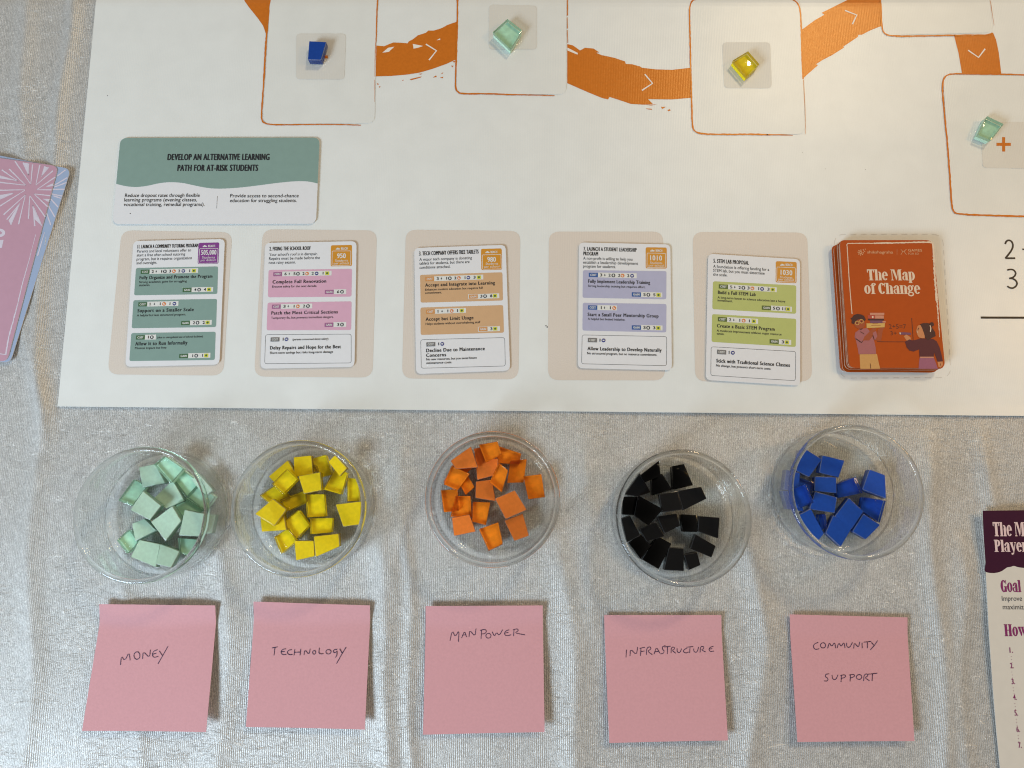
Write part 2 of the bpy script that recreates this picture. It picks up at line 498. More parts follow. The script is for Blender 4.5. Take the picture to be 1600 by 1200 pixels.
class Ink:
    """printed shapes gathered in a thing's own frame and linked as one mesh of thin layers"""
    LZ = 0.00005
    def __init__(s, z0=0.0):
        s.v, s.f, s.i, s.m = [], [], [], []
        s.z0 = z0
    def _mi(s, name):
        if name not in s.m: s.m.append(name)
        return s.m.index(name)
    def poly(s, pts, m, lv=0, dz=0.0):
        b = len(s.v)
        z = s.z0 + lv * s.LZ + dz
        pts = [(p[0], p[1]) for p in pts]
        a = sum(p[0] * q[1] - q[0] * p[1] for p, q in zip(pts, pts[1:] + pts[:1]))
        if a < 0: pts = pts[::-1]
        s.v += [(p[0], p[1], z) for p in pts]
        s.f.append(tuple(range(b, b + len(pts))))
        s.i.append(s._mi(m))
    def circle(s, c, r, m, lv=0, ry=None, n=20):
        ry = ry or r
        s.poly([(c[0] + r * math.cos(2 * math.pi * k / n), c[1] + ry * math.sin(2 * math.pi * k / n)) for k in range(n)], m, lv)
    def ring(s, c, r, w, m, lv=0, n=20):
        s.line([(c[0] + r * math.cos(2 * math.pi * k / n), c[1] + r * math.sin(2 * math.pi * k / n)) for k in range(n + 1)], w, m, lv)
    def line(s, pts, w, m, lv=0, rough=0.0, taper=(1, 1), closed=False):
        pts = [Vector(p[:2]) for p in pts]
        if closed: pts.append(pts[0])
        n = len(pts)
        b = len(s.v)
        z = s.z0 + lv * s.LZ
        for k, p in enumerate(pts):
            if closed and k in (0, n - 1):
                d = (pts[1] - pts[-2])
            else:
                d = pts[min(k + 1, n - 1)] - pts[max(k - 1, 0)]
            d = d.normalized() if d.length > 0 else Vector((1, 0))
            nn = Vector((-d.y, d.x))
            t = k / max(1, n - 1)
            ww = w * (taper[0] * (1 - t) + taper[1] * t) * 0.5
            w1, w2 = ww, ww
            if rough:
                w1 *= 1 + random.uniform(-rough, rough); w2 *= 1 + random.uniform(-rough, rough)
            a, c = p + nn * w1, p - nn * w2
            s.v += [(a.x, a.y, z), (c.x, c.y, z)]
        for k in range(n - 1):
            s.f.append((b + 2 * k + 1, b + 2 * k + 3, b + 2 * k + 2, b + 2 * k))
            s.i.append(s._mi(m))
    def text(s, string, p, width, cap, m, lv=0, bold=0.0, ang=0.0):
        """bold = stem thickening as a share of the cap height, printed as overlapping strikes"""
        v, f = glyphs(string, 0.0, 1.14 if bold >= .08 and len(string) > 3 else 1.0)
        if not v: return
        x0, x1 = min(q[0] for q in v), max(q[0] for q in v)
        ext = max(0.0, bold) * cap
        kx, ky = (width - ext) / (x1 - x0), cap / CAP
        c, n = math.cos(ang), math.sin(ang)
        n_st = 1 if bold <= 0 else 2 if bold < .08 else 3
        k = s._mi(m)
        for st in range(n_st):
            b = len(s.v)
            z = s.z0 + lv * s.LZ + st * 0.000008
            off = ext * st / max(1, n_st - 1)
            dy = 0 if st != 1 else 0.03 * cap
            for x, y in v:
                X, Y = (x - x0) * kx + off, y * ky + dy
                s.v.append((p[0] + X * c - Y * n, p[1] + X * n + Y * c, z))
            for q in f:
                s.f.append(tuple(b + i for i in q)); s.i.append(k)
    def slab(s, string, p, width, cap, m, lv=0, ang=0.0):
        tot = sum(SLAB[c][0] for c in string)
        kx = width / tot
        x = 0.0
        c, n = math.cos(ang), math.sin(ang)
        k = 0
        for ch in string:
            w, polys = SLAB[ch]
            for q in polys:
                pts = []
                for a, b in q:
                    X, Y = (x + a) * kx, b * cap
                    pts.append((p[0] + X * c - Y * n, p[1] + X * n + Y * c))
                s.poly(pts, m, lv, dz=(k % 6) * 0.000005)
                k += 1
            x += w
    def build(s, name, parent=None, deform=None, cuts=None):
        me = bpy.data.meshes.new(name)
        me.from_pydata(s.v, [], s.f)
        for m in s.m: me.materials.append(MATS[m])
        for p, i in zip(me.polygons, s.i): p.material_index = i
        me.update()
        if cuts or deform:
            bm = bmesh.new()
            bm.from_mesh(me)
            for axis, vals in (cuts or {}).items():
                for q in vals:
                    co = (q, 0, 0) if axis == 'x' else (0, q, 0)
                    no = (1, 0, 0) if axis == 'x' else (0, 1, 0)
                    bmesh.ops.bisect_plane(bm, geom=bm.verts[:] + bm.edges[:] + bm.faces[:], plane_co=co, plane_no=no, dist=1e-7)
            if deform:
                for v in bm.verts:
                    v.co = deform(v.co)
            bm.to_mesh(me)
            bm.free()
        return link(bpy.data.objects.new(name, me), parent)

def slab_prism(name, pts, z0, z1, m, parent=None, side=None):
    """flat plate with the given outline"""
    a = sum(p[0] * q[1] - q[0] * p[1] for p, q in zip(pts, pts[1:] + pts[:1]))
    if a < 0: pts = pts[::-1]
    n = len(pts)
    v = [(p[0], p[1], z0) for p in pts] + [(p[0], p[1], z1) for p in pts]
    f = [tuple(range(n))[::-1], tuple(range(n, 2 * n))] + [(i, (i + 1) % n, n + (i + 1) % n, n + i) for i in range(n)]
    return mesh_obj(name, v, f, [m, side or m], [0, 0] + [1] * n, parent)

def rect_fit(c4, z):
    """rigid card from its four photographed corners TL TR BR BL"""
    w = [P(*c, z) for c in c4]
    cx, cy_ = sum(p.x for p in w) / 4, sum(p.y for p in w) / 4
    d = (w[1] - w[0]) + (w[2] - w[3])
    u = (w[0] - w[3]) + (w[1] - w[2])
    a1 = math.atan2(d.y, d.x)
    a2 = math.atan2(u.y, u.x) - math.pi / 2
    return cx, cy_, (a1 + a2) / 2, d.length / 2, u.length / 2
def rect_pts(w, h):
    return [(-w / 2, h / 2), (w / 2, h / 2), (w / 2, -h / 2), (-w / 2, -h / 2)]

# ================================================================== the table
YE = P(800, 12).y              # where the table top starts to round off at the back
RE = 0.032
MZ = 0.0012                    # printed face of the game mat
def over_edge(y, z, r=RE):
    d = y - YE
    if d <= 0: return y, z
    lim = math.radians(86)
    s = d / r
    if s < lim:
        return YE + (r + z) * math.sin(s), (r + z) * math.cos(s) - r
    e = d - lim * r
    return (YE + (r + z) * math.sin(lim) + e * math.cos(lim), (r + z) * math.cos(lim) - r - e * math.sin(lim))

def fold_height(X, Y):
    """soft ridges left in the tablecloth"""
    z = np.zeros_like(X)
    ridges = [  # pixel path, height, width
        ([(35, 0), (42, 230), (30, 420), (60, 620), (40, 1200)], 0.0016, 0.008),
        ([(112, 0), (100, 120), (96, 230), (60, 420), (70, 640)], 0.0022, 0.006),
        ([(205, 730), (200, 900), (215, 1200)], 0.0008, 0.006),
        ([(345, 860), (352, 1000), (345, 1200)], 0.0014, 0.010),
        ([(590, 860), (610, 1000), (600, 1200)], 0.0018, 0.009),
        ([(632, 860), (636, 1000), (650, 1200)], 0.0010, 0.005),
        ([(880, 880), (890, 1000), (905, 1200)], 0.0014, 0.010),
        ([(1175, 860), (1190, 1000), (1175, 1200)], 0.0021, 0.010),
        ([(1450, 735), (1462, 900), (1470, 1100), (1480, 1200)], 0.0022, 0.008),
        ([(1545, 725), (1550, 780), (1540, 900)], 0.0020, 0.007),
        ([(1500, 900), (1510, 1200)], 0.0015, 0.007),
        ([(620, 730), (630, 800), (620, 900)], 0.0010, 0.008),
        ([(915, 730), (930, 800), (920, 940)], 0.0010, 0.010),
        ([(1190, 730), (1195, 760)], 0.0008, 0.010),
    ]
    for path, h, w in ridges:
        pts = [P(*q) for q in path]
        ys = np.array([p.y for p in pts])[::-1]
        xs = np.array([p.x for p in pts])[::-1]
        xr = np.interp(Y, ys, xs)
        span = 0.03
        fade = np.clip((Y - ys[0] + span) / span, 0, 1) * np.clip((ys[-1] + span - Y) / span, 0, 1)
        if path[0][1] <= 0: fade = np.clip((Y - ys[0] + span) / span, 0, 1)
        if path[-1][1] >= 1200: fade = np.clip((ys[-1] + span - Y) / span, 0, 1) if path[0][1] > 0 else np.ones_like(Y)
        z += 1.9 * h * fade * np.exp(-(np.abs(X - xr + 0.003 * np.sin(Y * 40 + w * 9000)) / (0.8 * w)) ** 1.6)
    return z

nx, ny = 520, 420
xs = np.linspace(-0.44, 0.44, nx)
ys = np.linspace(-0.27, YE + 0.10, ny)
X, Y = np.meshgrid(xs, ys)
Z = fold_height(X, Y)
for kx, ky, a in ((31, 17, 0.00025), (58, -22, 0.00018), (23, 61, 0.0002), (90, 35, 0.0001), (-44, 80, 0.0001)):
    Z += a * np.sin(kx * X + ky * Y + kx)
Z -= 0.0008
# under the mat and the bowls the cloth is pressed flat
mat_b = P(800, 640).y
left = np.interp(Y, [P(90, 635).y, P(150, 0).y], [P(90, 635).x, P(150, 0).x])
flat = 1 / (1 + np.exp(-(Y - mat_b - 0.004) / 0.003)) * 1 / (1 + np.exp(-(X - left - 0.004) / 0.003))
Z = Z * (1 - flat) + (-0.0006) * flat
Z = np.where(Z > 0.0003, 0.0003 + (Z - 0.0003) * 0.75, Z)
verts = []
for j in range(ny):
    for i in range(nx):
        y, z = over_edge(Y[j, i], Z[j, i])
        verts.append((X[j, i], y, z))
faces = [(j * nx + i, j * nx + i + 1, (j + 1) * nx + i + 1, (j + 1) * nx + i) for j in range(ny - 1) for i in range(nx - 1)]
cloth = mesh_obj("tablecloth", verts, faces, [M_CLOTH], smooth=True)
tag(cloth, "silver grey shimmering knitted cloth covering the table", "tablecloth", kind="structure")
fl = mesh_obj("floor", [(-3, -3, -0.75), (3, -3, -0.75), (3, 4, -0.75), (-3, 4, -0.75)], [(0, 1, 2, 3)], [MATS["dark_floor"]])
tag(fl, "dark floor behind the table edge", "floor", kind="structure")

# ================================================================== the game mat
MF = Frame(0, 0, MZ, 0)
def curl(y):
    """bottom hem of the mat lifts a little"""
    b = P(800, 645).y
    t = max(0.0, 1 - (y - b) / 0.014)
    return 0.0004 * t * t
def mat_deform(co):
    y, z = over_edge(co.y, co.z)
    return Vector((co.x, y, z + curl(co.y)))
CUTS = {'y': [YE + k * 0.003 for k in range(0, 17)] + [P(800, 645).y + k * 0.002 for k in range(0, 8)]}
bl, br, tl = P(90, 635, MZ), P(1600, 650, MZ), P(150, 0, MZ)
dx = (br - bl).normalized()
up = (tl - bl).normalized()
top_y = YE + 0.085
BL = bl
BR = bl + dx * 0.95
TL = bl + up * ((top_y - bl.y) / up.y)
TR = Vector((BR.x, top_y, MZ))
k = Ink(MZ)
k.poly([TL, TR, BR, BL], "mat_canvas")
gm = k.build("game_mat", None, mat_deform, {'y': CUTS['y'], 'x': [-0.3 + 0.03 * i for i in range(24)]})
bm = bmesh.new(); bm.from_mesh(gm.data)
r = bmesh.ops.extrude_face_region(bm, geom=bm.faces[:])
for v in [g for g in r["geom"] if isinstance(g, bmesh.types.BMVert)]:
    v.co.z -= 0.0007
bmesh.ops.recalc_face_normals(bm, faces=bm.faces[:])
bm.to_mesh(gm.data); bm.free()
tag(gm, "large cream canvas game mat with a winding orange path, lying on the silver cloth", "game mat")
L1 = MZ + 0.0001
C0, C1, C2, C3 = (Crop(MF, ox, 0, 4) for ox in (0, 400, 800, 1200))
S = Crop(MF, 0, 0, 1)
def mprint(name, ink):
    return ink.build(name, gm, mat_deform, CUTS)

def jag(pts, amp, step=0.0035):
    out = []
    for q in resample(pts, step):
        out.append((q[0] + random.uniform(-amp, amp) * .5, q[1] + random.uniform(-amp, amp)))
    return out
# orange path, five runs between the frames
k = Ink(L1); k.poly(S((368, -60), (424, -60), (420.5, 0), (416, 54), (411, 40), (404, 30), (396, 20), (388, 10), (381, 0)), "mat_print_orange"); mprint("path_band", k)
k = Ink(L1)
top = jag(C1((745, 282), (800, 286), (860, 266), (950, 268), (955, 262), (1010, 225), (1060, 205), (1075, 188), (1110, 190), (1165, 172), (1255, 135)), 0.0005)
k.poly(top + C1((1255, 370), (1190, 400), (1100, 432), (1020, 455), (950, 466), (850, 475), (743, 478)), "mat_print_orange")
for q in (((790, 330), (825, 300), (865, 292), (830, 325)), ((980, 275), (1045, 288), (1010, 300), (985, 305)), ((1130, 252), (1150, 240), (1152, 250))):
    k.poly(C1(*q), "mat_print_white", 1)
for q in (((960, 495), (1035, 478), (1030, 485), (970, 502)), ((1105, 485), (1125, 472), (1130, 482)), ((1150, 485), (1170, 480), (1168, 490)), ((1155, 462), (1170, 452), (1165, 462)),
          ((755, 520), (768, 525), (762, 533)), ((768, 540), (778, 540), (774, 550)), ((1220, 410), (1234, 412), (1226, 422)), ((1015, 462), (1040, 460), (1030, 467)), ((912, 502), (925, 499), (918, 506)), ((1228, 384), (1246, 380), (1240, 392))):
    k.poly(C1(*q), "mat_print_orange", 0)
mprint("path_band", k)
k = Ink(L1)
k.poly(C2((345, 276), (380, 284), (425, 316), (455, 299), (510, 304), (545, 328), (525, 330), (560, 345), (640, 362), (705, 384), (712, 400), (750, 402), (800, 416), (812, 424), (900, 434), (1000, 437), (1115, 424),
           (1115, 612), (1000, 622), (850, 620), (880, 650), (830, 655), (742, 650), (690, 632), (610, 606), (600, 622), (560, 612), (470, 575), (345, 520)), "mat_print_orange")
k.poly(C2((346, 298), (412, 332), (408, 342), (346, 316)), "mat_print_white", 1)
for q in (((840, 655), (905, 653), (870, 660)), ((835, 678), (872, 680), (876, 686), (850, 684)), ((930, 668), (962, 668), (940, 682)), ((970, 688), (985, 683), (992, 690), (978, 696))):
    k.poly(C2(*q), "mat_print_orange", 0)
mprint("path_band", k)
k = Ink(L1)
k.poly(C3((675, -160), (640, -100), (500, -2), (400, 48), (335, 80), (352, 92), (290, 128), (240, 165), (211, 186), (216, 494), (250, 462), (312, 408), (300, 402), (340, 376), (400, 345), (475, 298), (470, 292), (560, 232), (565, 218), (585, 218), (640, 190), (705, 164), (715, 120), (700, 0), (690, -160)), "mat_print_orange")
mprint("path_band", k)
k = Ink(L1)
k.poly(C3((1163, 226), (1280, 224), (1360, 216), (1406, 204), (1425, 250), (1442, 330), (1458, 466), (1340, 466), (1212, 460), (1190, 330)), "mat_print_orange")
mprint("path_band", k)
# white arrow marks on the path
for c, pts in ((C1, ((1062, 277), (1128, 318), (1082, 376))), (C2, ((830, 465), (878, 522), (812, 566))), (C3, ((480, 66), (554, 95), (527, 152))), (C3, ((1250, 315), (1315, 360), (1356, 306)))):
    k = Ink(L1 + 2 * Ink.LZ); k.line(c(*pts), 0.00105, "mat_print_white"); mprint("arrow_mark", k)
# card frames drawn with a rough orange brush
def frame_lines(lines, fill):
    k = Ink(L1 + 3 * Ink.LZ)
    for c, pts, w, tp in lines:
        q = resample(smooth_line(c(*pts), 2), 0.0015)
        k.line(q, w, "mat_print_orange", 1, 0.28, tp)
    if fill: k.poly(round_poly(fill, 0.006), "mat_print_panel", 0)
    return mprint("card_frame", k)
W = 0.0012
frame_lines([(C1, ((92, -120), (84, 0), (70, 180), (58, 340), (50, 500), (40, 640), (34, 720), (38, 762), (75, 778), (160, 782), (380, 778), (560, 780), (655, 784)), W, (1.3, .5)),
             (C1, ((764, -120), (760, 0), (754, 120), (752, 240), (746, 300), (743, 480)), W, (1.0, .25)),
             (C1, ((743, 500), (742, 640)), W * .35, (1, .3))],
            C1((95, -120), (760, -120), (742, 772), (45, 776)))
frame_lines([(C1, ((1258, -120), (1260, 0), (1258, 150), (1253, 350), (1248, 480), (1246, 550), (1262, 580), (1300, 588), (1440, 586), (1560, 592)), W, (1.1, .9)),
             (C2, ((-40, 592), (100, 595), (200, 597), (265, 599)), W, (.9, .4)),
             (C2, ((345, -120), (346, 0), (345, 100)), W * .8, (1, .7)), (C2, ((344, 110), (346, 180)), W * .5, (1, .7)), (C2, ((344, 190), (348, 270)), W * .45, (1, .6))],
            C1((1262, -120), (1942, -120), (1940, 592), (1252, 586)))
frame_lines([(C2, ((1150, -4), (1125, 5), (1110, 40), (1108, 100), (1114, 300), (1116, 420), (1122, 640), (1126, 780), (1136, 820), (1180, 838), (1300, 842), (1500, 840), (1600, 843)), W, (.9, 1)),
             (C3, ((-10, 843), (80, 844), (155, 847)), W, (.9, .3)),
             (C3, ((130, -8), (165, 2), (192, 30), (204, 100), (207, 180), (212, 400), (218, 496)), W, (.9, .9)),
             (C3, ((220, 500), (228, 620), (234, 760), (233, 840)), W * .3, (1, .4))],
            C2((1112, -10), (1800, -4), (1832, 840), (1128, 838)))
frame_lines([(C3, ((698, -120), (702, 0), (708, 120), (712, 185), (730, 215), (770, 227), (900, 228), (1050, 224), (1165, 222)), W, (1, .9)),
             (C3, ((1160, 224), (1280, 220), (1370, 222), (1400, 208)), W, (1, .8)),
             (C3, ((1380, -60), (1396, 60), (1412, 160)), W * .3, (1, .5))], C3((704, -120), (1376, -120), (1404, 205), (716, 222)))
frame_lines([(C3, ((1700, 474), (1600, 470), (1500, 466), (1350, 464), (1200, 462), (1125, 465), (1095, 490), (1088, 560), (1100, 700), (1112, 820), (1125, 950), (1132, 1060), (1140, 1180), (1146, 1270), (1155, 1325), (1190, 1340), (1400, 1348), (1700, 1356)), W, (.9, 1.1))],
            C3((1092, 470), (1900, 476), (1960, 1360), (1150, 1340)))
# beige places for the cards and sand coloured squares for the tiles
for q in (((190, 360), (363, 363), (349, 587), (168, 585)), ((410.5, 358.5), (589, 360), (582, 590), (397, 588.5)), ((634, 359), (813, 361), (810, 593), (628, 591.5)), ((857.5, 362), (1036, 362), (1039, 594.5), (856, 594)), ((1082, 362.5), (1261, 363.5), (1269, 596), (1086, 596))):
    k = Ink(L1); k.poly(round_poly(S(*q), 0.0075), "mat_print_beige"); mprint("card_slot", k)
k = Ink(L1)
dash = resample(round_poly(S((1303, 366), (1473, 366), (1486, 590), (1312, 591)), 0.0075), 0.001)
dash.append(dash[0])
for a in range(0, len(dash) - 7, 7):
    k.line(dash[a:a + 5], 0.0004, "mat_print_grey", 0, 0.4)
mprint("card_slot", k)
for q in ((((252, 212), (563, 212), (553, 500), (250, 497)), C1), (((1455, 32), (1755, 38), (1755, 312), (1455, 312)), C1), (((1313, 267), (1612, 267), (1622, 553), (1325, 552)), C2), (((1330, 765), (1640, 765), (1655, 1055), (1338, 1050)), C3)):
    k = Ink(L1 + 6 * Ink.LZ); k.poly(round_poly(q[1](*q[0]), 0.0032), "mat_print_sand"); mprint("tile_square", k)
for c, (x, y) in ((C1, (405, 358)), (C3, (1470, 904))):
    k = Ink(L1 + 7 * Ink.LZ); a, b = 45, 9.5
    k.poly(c((x - b, y - a), (x + b, y - a), (x + b, y - b), (x + a, y - b), (x + a, y + b), (x + b, y + b), (x + b, y + a), (x - b, y + a), (x - b, y + b), (x - a, y + b), (x - a, y - b), (x - b, y - b)), "mat_print_orange"); mprint("plus_sign", k)
CN = Crop(MF, 1520, 360, 7.5)
k = Ink(L1)
k.line(smooth_line(CN((378, 160), (392, 125), (425, 113), (462, 135), (472, 190), (450, 240), (415, 285), (382, 326))), 0.00125, "mat_print_black")
k.line(CN((380, 327), (440, 327), (495, 326)), 0.00125, "mat_print_black", 1)
mprint("printed_numeral", k)
k = Ink(L1)
k.line(smooth_line(CN((402, 466), (435, 456), (480, 462), (508, 505), (480, 550), (425, 564))), 0.00115, "mat_print_black")
k.line(smooth_line(CN((425, 563), (475, 565), (515, 600), (518, 640), (480, 676), (440, 678), (402, 655))), 0.00115, "mat_print_black", 1)
mprint("printed_numeral", k)
k = Ink(L1); k.line(CN((580, 222), (680, 222)), 0.0011, "mat_print_black"); k.line(CN((630, 172), (630, 272)), 0.0011, "mat_print_black", 1); mprint("printed_numeral", k)
k = Ink(L1); k.line(CN((92, 1022), (1400, 1026)), 0.0015, "mat_print_black"); mprint("printed_rule", k)
for x, y, rr in ((855, 511, .0005), (168, 149.5, .0003), (853, 509, .0004), (1254, 238, .0002), (1290, 264, .0002), (1352, 265, .0002), (860, 131, .0002)):
    k = Ink(L1)
    k.circle(S((x, y))[0], rr, "mat_print_black", n=7)
    mprint("speck", k)

# ================================================================== teal objective card
def card_plate(name, c4, z, w, h, th, r, m, edge):
    x, y, a, fw, fh = rect_fit(c4, z)
    w, h = w or fw, h or fh
    root = empty(name, (x, y, z - th), a)
    pl = slab_prism("card_stock", round_poly(rect_pts(w, h), r), 0, th, MATS[m], root, MATS[edge])
    return root, Frame(x, y, z, a), w, h
def ctext(ink, c, s, p0, p1, cap, m, lv=0, bold=0.0):
    a, b = c(*p0), c(*p1)
    ink.text(s, a, b[0] - a[0] if True else 0, c.ln(cap), m, lv, bold)
TH = 0.00045
CZ = MZ + 0.0008 + TH
oc, fr, w, h = card_plate("objective_card", ((187, 213.5), (499, 217), (494, 351.5), (177.4, 348)), CZ, None, None, TH, 0.005, "card_white", "card_edge")
tag(oc, "wide teal and white card headed DEVELOP AN ALTERNATIVE LEARNING PATH FOR AT-RISK STUDENTS", "game card")
c = Crop(fr, 170, 200, 4.706)
k = Ink(TH + 0.00005)
wave = smooth_line(c((52, 410), (120, 428), (200, 436), (290, 425), (370, 405), (450, 397), (540, 402), (640, 425), (740, 444), (830, 447), (950, 440), (1080, 425), (1250, 402), (1380, 390), (1470, 392), (1536, 408)), 2)
hw, hh = w / 2, h / 2
tp = round_poly([(-hw, hh), (hw, hh), (hw, -hh), (-hw, -hh)], 0.005)
upper = [q for q in tp if q[1] > 0]
wv = [(-hw, wave[0][1])] + [q for q in wave if -hw < q[0] < hw] + [(hw, wave[-1][1])]
k.poly(upper + wv[::-1], "ink_teal")
k.build("teal_header", oc)
k = Ink(TH + 0.0001)
ctext(k, c, "DEVELOP AN ALTERNATIVE LEARNING", (430, 237), (1182, 243), 48, "ink_black", 0, 0.13)
ctext(k, c, "PATH FOR AT-RISK STUDENTS", (503, 317), (1098, 320), 48, "ink_black", 0, 0.13)
k.build("title_text", oc)
k = Ink(TH + 0.0001)
for s, a, b in (("Reduce dropout rates through flexible", (118, 508), (668, 510)), ("learning programs (evening classes,", (113, 541), (648, 544)), ("vocational training, remedial programs).", (109, 575), (704, 579)),
                ("", 0, 0), ("Provide access to second-chance", (892, 511), (1396, 514)), ("education for struggling students.", (890, 546), (1382, 548))):
    if not s:
        k.build("body_text", oc); k = Ink(TH + 0.0001); continue
    ctext(k, c, s, a, b, 26, "ink_black", 0, 0.035)
k.build("body_text", oc)
k = Ink(TH + 0.0001); k.line(c((799, 500), (793, 592)), 0.0002, "ink_grey"); k.build("divider_line", oc)
k = Ink(TH + 0.0001); k.circle(c(158, 629), 0.0004, "ink_grey", n=8); k.build("speck", oc)

# ================================================================== the five white event cards
def icon(ink, kind, x, y, s, lv):
    if kind == 'a':
        ink.poly([(x - .22 * s, y + .05 * s), (x + .22 * s, y + .05 * s), (x, y - .32 * s)], "ink_dark", lv)
        ink.poly([(x - .08 * s, y + .05 * s), (x + .08 * s, y + .05 * s), (x + .08 * s, y + .34 * s), (x - .08 * s, y + .34 * s)], "ink_dark", lv)
        return
    if kind == 'y':
        ink.poly([(x - .55 * s, y - .5 * s), (x + .55 * s, y - .5 * s), (x + .55 * s, y + .5 * s), (x - .55 * s, y + .5 * s)], "ink_lime", lv)
        ink.circle((x, y), .30 * s, "ink_darkgreen", lv + 1, n=8)
        return
    m = {'d': "ink_dark", 'o': "ink_orange", 'b': "ink_blue"}[kind]
    ink.circle((x, y), .5 * s, m, lv, n=16)
    if kind == 'd': ink.circle((x, y), .22 * s, "ink_strip", lv + 1, ry=.3 * s, n=10)
    if kind == 'o': ink.poly([(x - .2 * s, y + .28 * s), (x, y + .1 * s), (x + .3 * s, y - .12 * s), (x - .05 * s, y - .3 * s), (x - .3 * s, y)], "ink_strip", lv + 1)
    if kind == 'b': ink.poly([(x - .3 * s, y + .16 * s), (x + .3 * s, y + .16 * s), (x + .18 * s, y - .16 * s), (x - .18 * s, y - .16 * s)], "ink_strip", lv + 1)

def strip(c, root_panel, word, x0, yc, items, xend, labm, sc, name, outline=False, strip_m="ink_strip"):
    k = Ink(TH + 0.00005 + Ink.LZ)
    u = c.ln(1)
    lx, ly = c(x0, yc)
    sx = c(x0 + 66, yc)[0]
    ex = c(xend, yc)[0] if xend else sx
    hgt = 15 * u
    if xend:
        k.poly([(lx - 5 * u, ly - hgt - 3 * u), (ex, ly - hgt - 3 * u), (ex, ly + hgt + 3 * u), (lx - 5 * u, ly + hgt + 3 * u)] if outline else
               [(sx, ly - hgt - 2 * u), (ex, ly - hgt - 2 * u), (ex, ly + hgt + 4 * u), (sx, ly + hgt + 4 * u)], strip_m, 0)
    k.poly([(lx, ly - hgt), (sx, ly - hgt), (sx, ly + hgt), (lx, ly + hgt)], labm, 1)
    k.text(word, (lx + 10 * u, ly - 7.5 * u), (sx - lx) - 20 * u, 15 * u, "ink_strip", 2, 0.10)
    for ch, x in items:
        X = c(x, yc)[0]
        if ch.isdigit():
            wd = (16 if len(ch) == 1 else 22) * u
            if ch == '1': wd = 5.5 * u
            k.text(ch, (X - wd / 2, ly - 9.5 * u), wd, 20 * u, "ink_black", 2, 0.10)
        else:
            icon(k, ch, X, ly, 27 * u, 1)
    k.build(name, root_panel)

def pairs(s):
    """'2a3d' + positions -> items"""
    out = []
    for tok in s.split():
        ch, x = tok.split("@")
        out.append((ch, float(x)))
    return out

def event_card(label, c4, crop, title, desc, badge, panels, tint):
    root, fr, w, h = card_plate("event_card", c4, CZ, 0.0632, 0.0885, TH, 0.0038, "card_white", "card_edge")
    tag(root, label, "game card", "event cards laid out on the mat")
    c = Crop(fr, *crop)
    z = TH + 0.00005
    k = Ink(z)
    for s, a, b, cap in title: ctext(k, c, s, a, b, cap, "ink_black", 0, 0.10)
    k.build("title_text", root)
    k = Ink(z)
    for s, a, b in desc: ctext(k, c, s, a, b, 21, "ink_dark", 0, 0.03)
    k.build("description_text", root)
    bm_, outer, inner, num, na, nb, lines, reach = badge
    k = Ink(z)
    k.poly(round_poly(c(*outer), 0.0012), bm_, 0)
    bd = k.build("reach_badge", root)
    k = Ink(z + Ink.LZ)
    k.line(round_poly(c(*inner), 0.0006, 3), c.ln(3.4), "ink_strip", 0, closed=True)
    ctext(k, c, num, na, nb, 36, "ink_strip", 0, 0.08)
    for s, a, b in lines: ctext(k, c, s, a, b, 17, "ink_strip", 0, 0.0)
    ctext(k, c, "REACH", reach[0], reach[1], 17, "ink_strip", 0, 0.10)
    rx, ry = reach[0]
    for dx_, dy_, rr in ((-34, -5, 5), (-25, -9, 7), (-15, -6, 5.5)):
        k.circle(c(rx + dx_, ry + dy_), c.ln(rr), "ink_strip", 0, n=9)
    k.poly(c((rx - 40, ry - 1), (rx - 8, ry - 2), (rx - 9, ry - 9), (rx - 38, ry - 7)), "ink_strip", 1)
    k.build("badge_text", bd)
    for pn in panels:
        k = Ink(z)
        pm, labm = tint
        if pn.get("plain"):
            labm = "ink_midgrey"
            k.line(round_poly(c(*pn["q"]), 0.0016), c.ln(2.6), "ink_dark", 0, closed=True)
        else:
            k.poly(round_poly(c(*pn["q"]), 0.0014), pm, 0)
        p = k.build("option_panel", root)
        x0, yc, it, xe = pn["cost"]
        strip(c, p, "COST", x0, yc, pairs(it), xe, labm, 1, "cost_strip")
        if "gain" in pn:
            x0, yc, it, xe = pn["gain"]
            strip(c, p, "GAIN", x0, yc, pairs(it), xe, labm, 1, "gain_strip", tint[0] == "ink_tan")
        k = Ink(z + Ink.LZ)
        for s, a, b, cap in pn["title"]: ctext(k, c, s, a, b, cap, "ink_black", 0, 0.11)
        for s, a, b in pn["sub"]: ctext(k, c, s, a, b, 16, "ink_black", 0, 0.06)
        if "note" in pn:
            s, a, b = pn["note"]; ctext(k, c, s, a, b, 14, "ink_black", 0, 0.06)
        k.build("option_text", p)

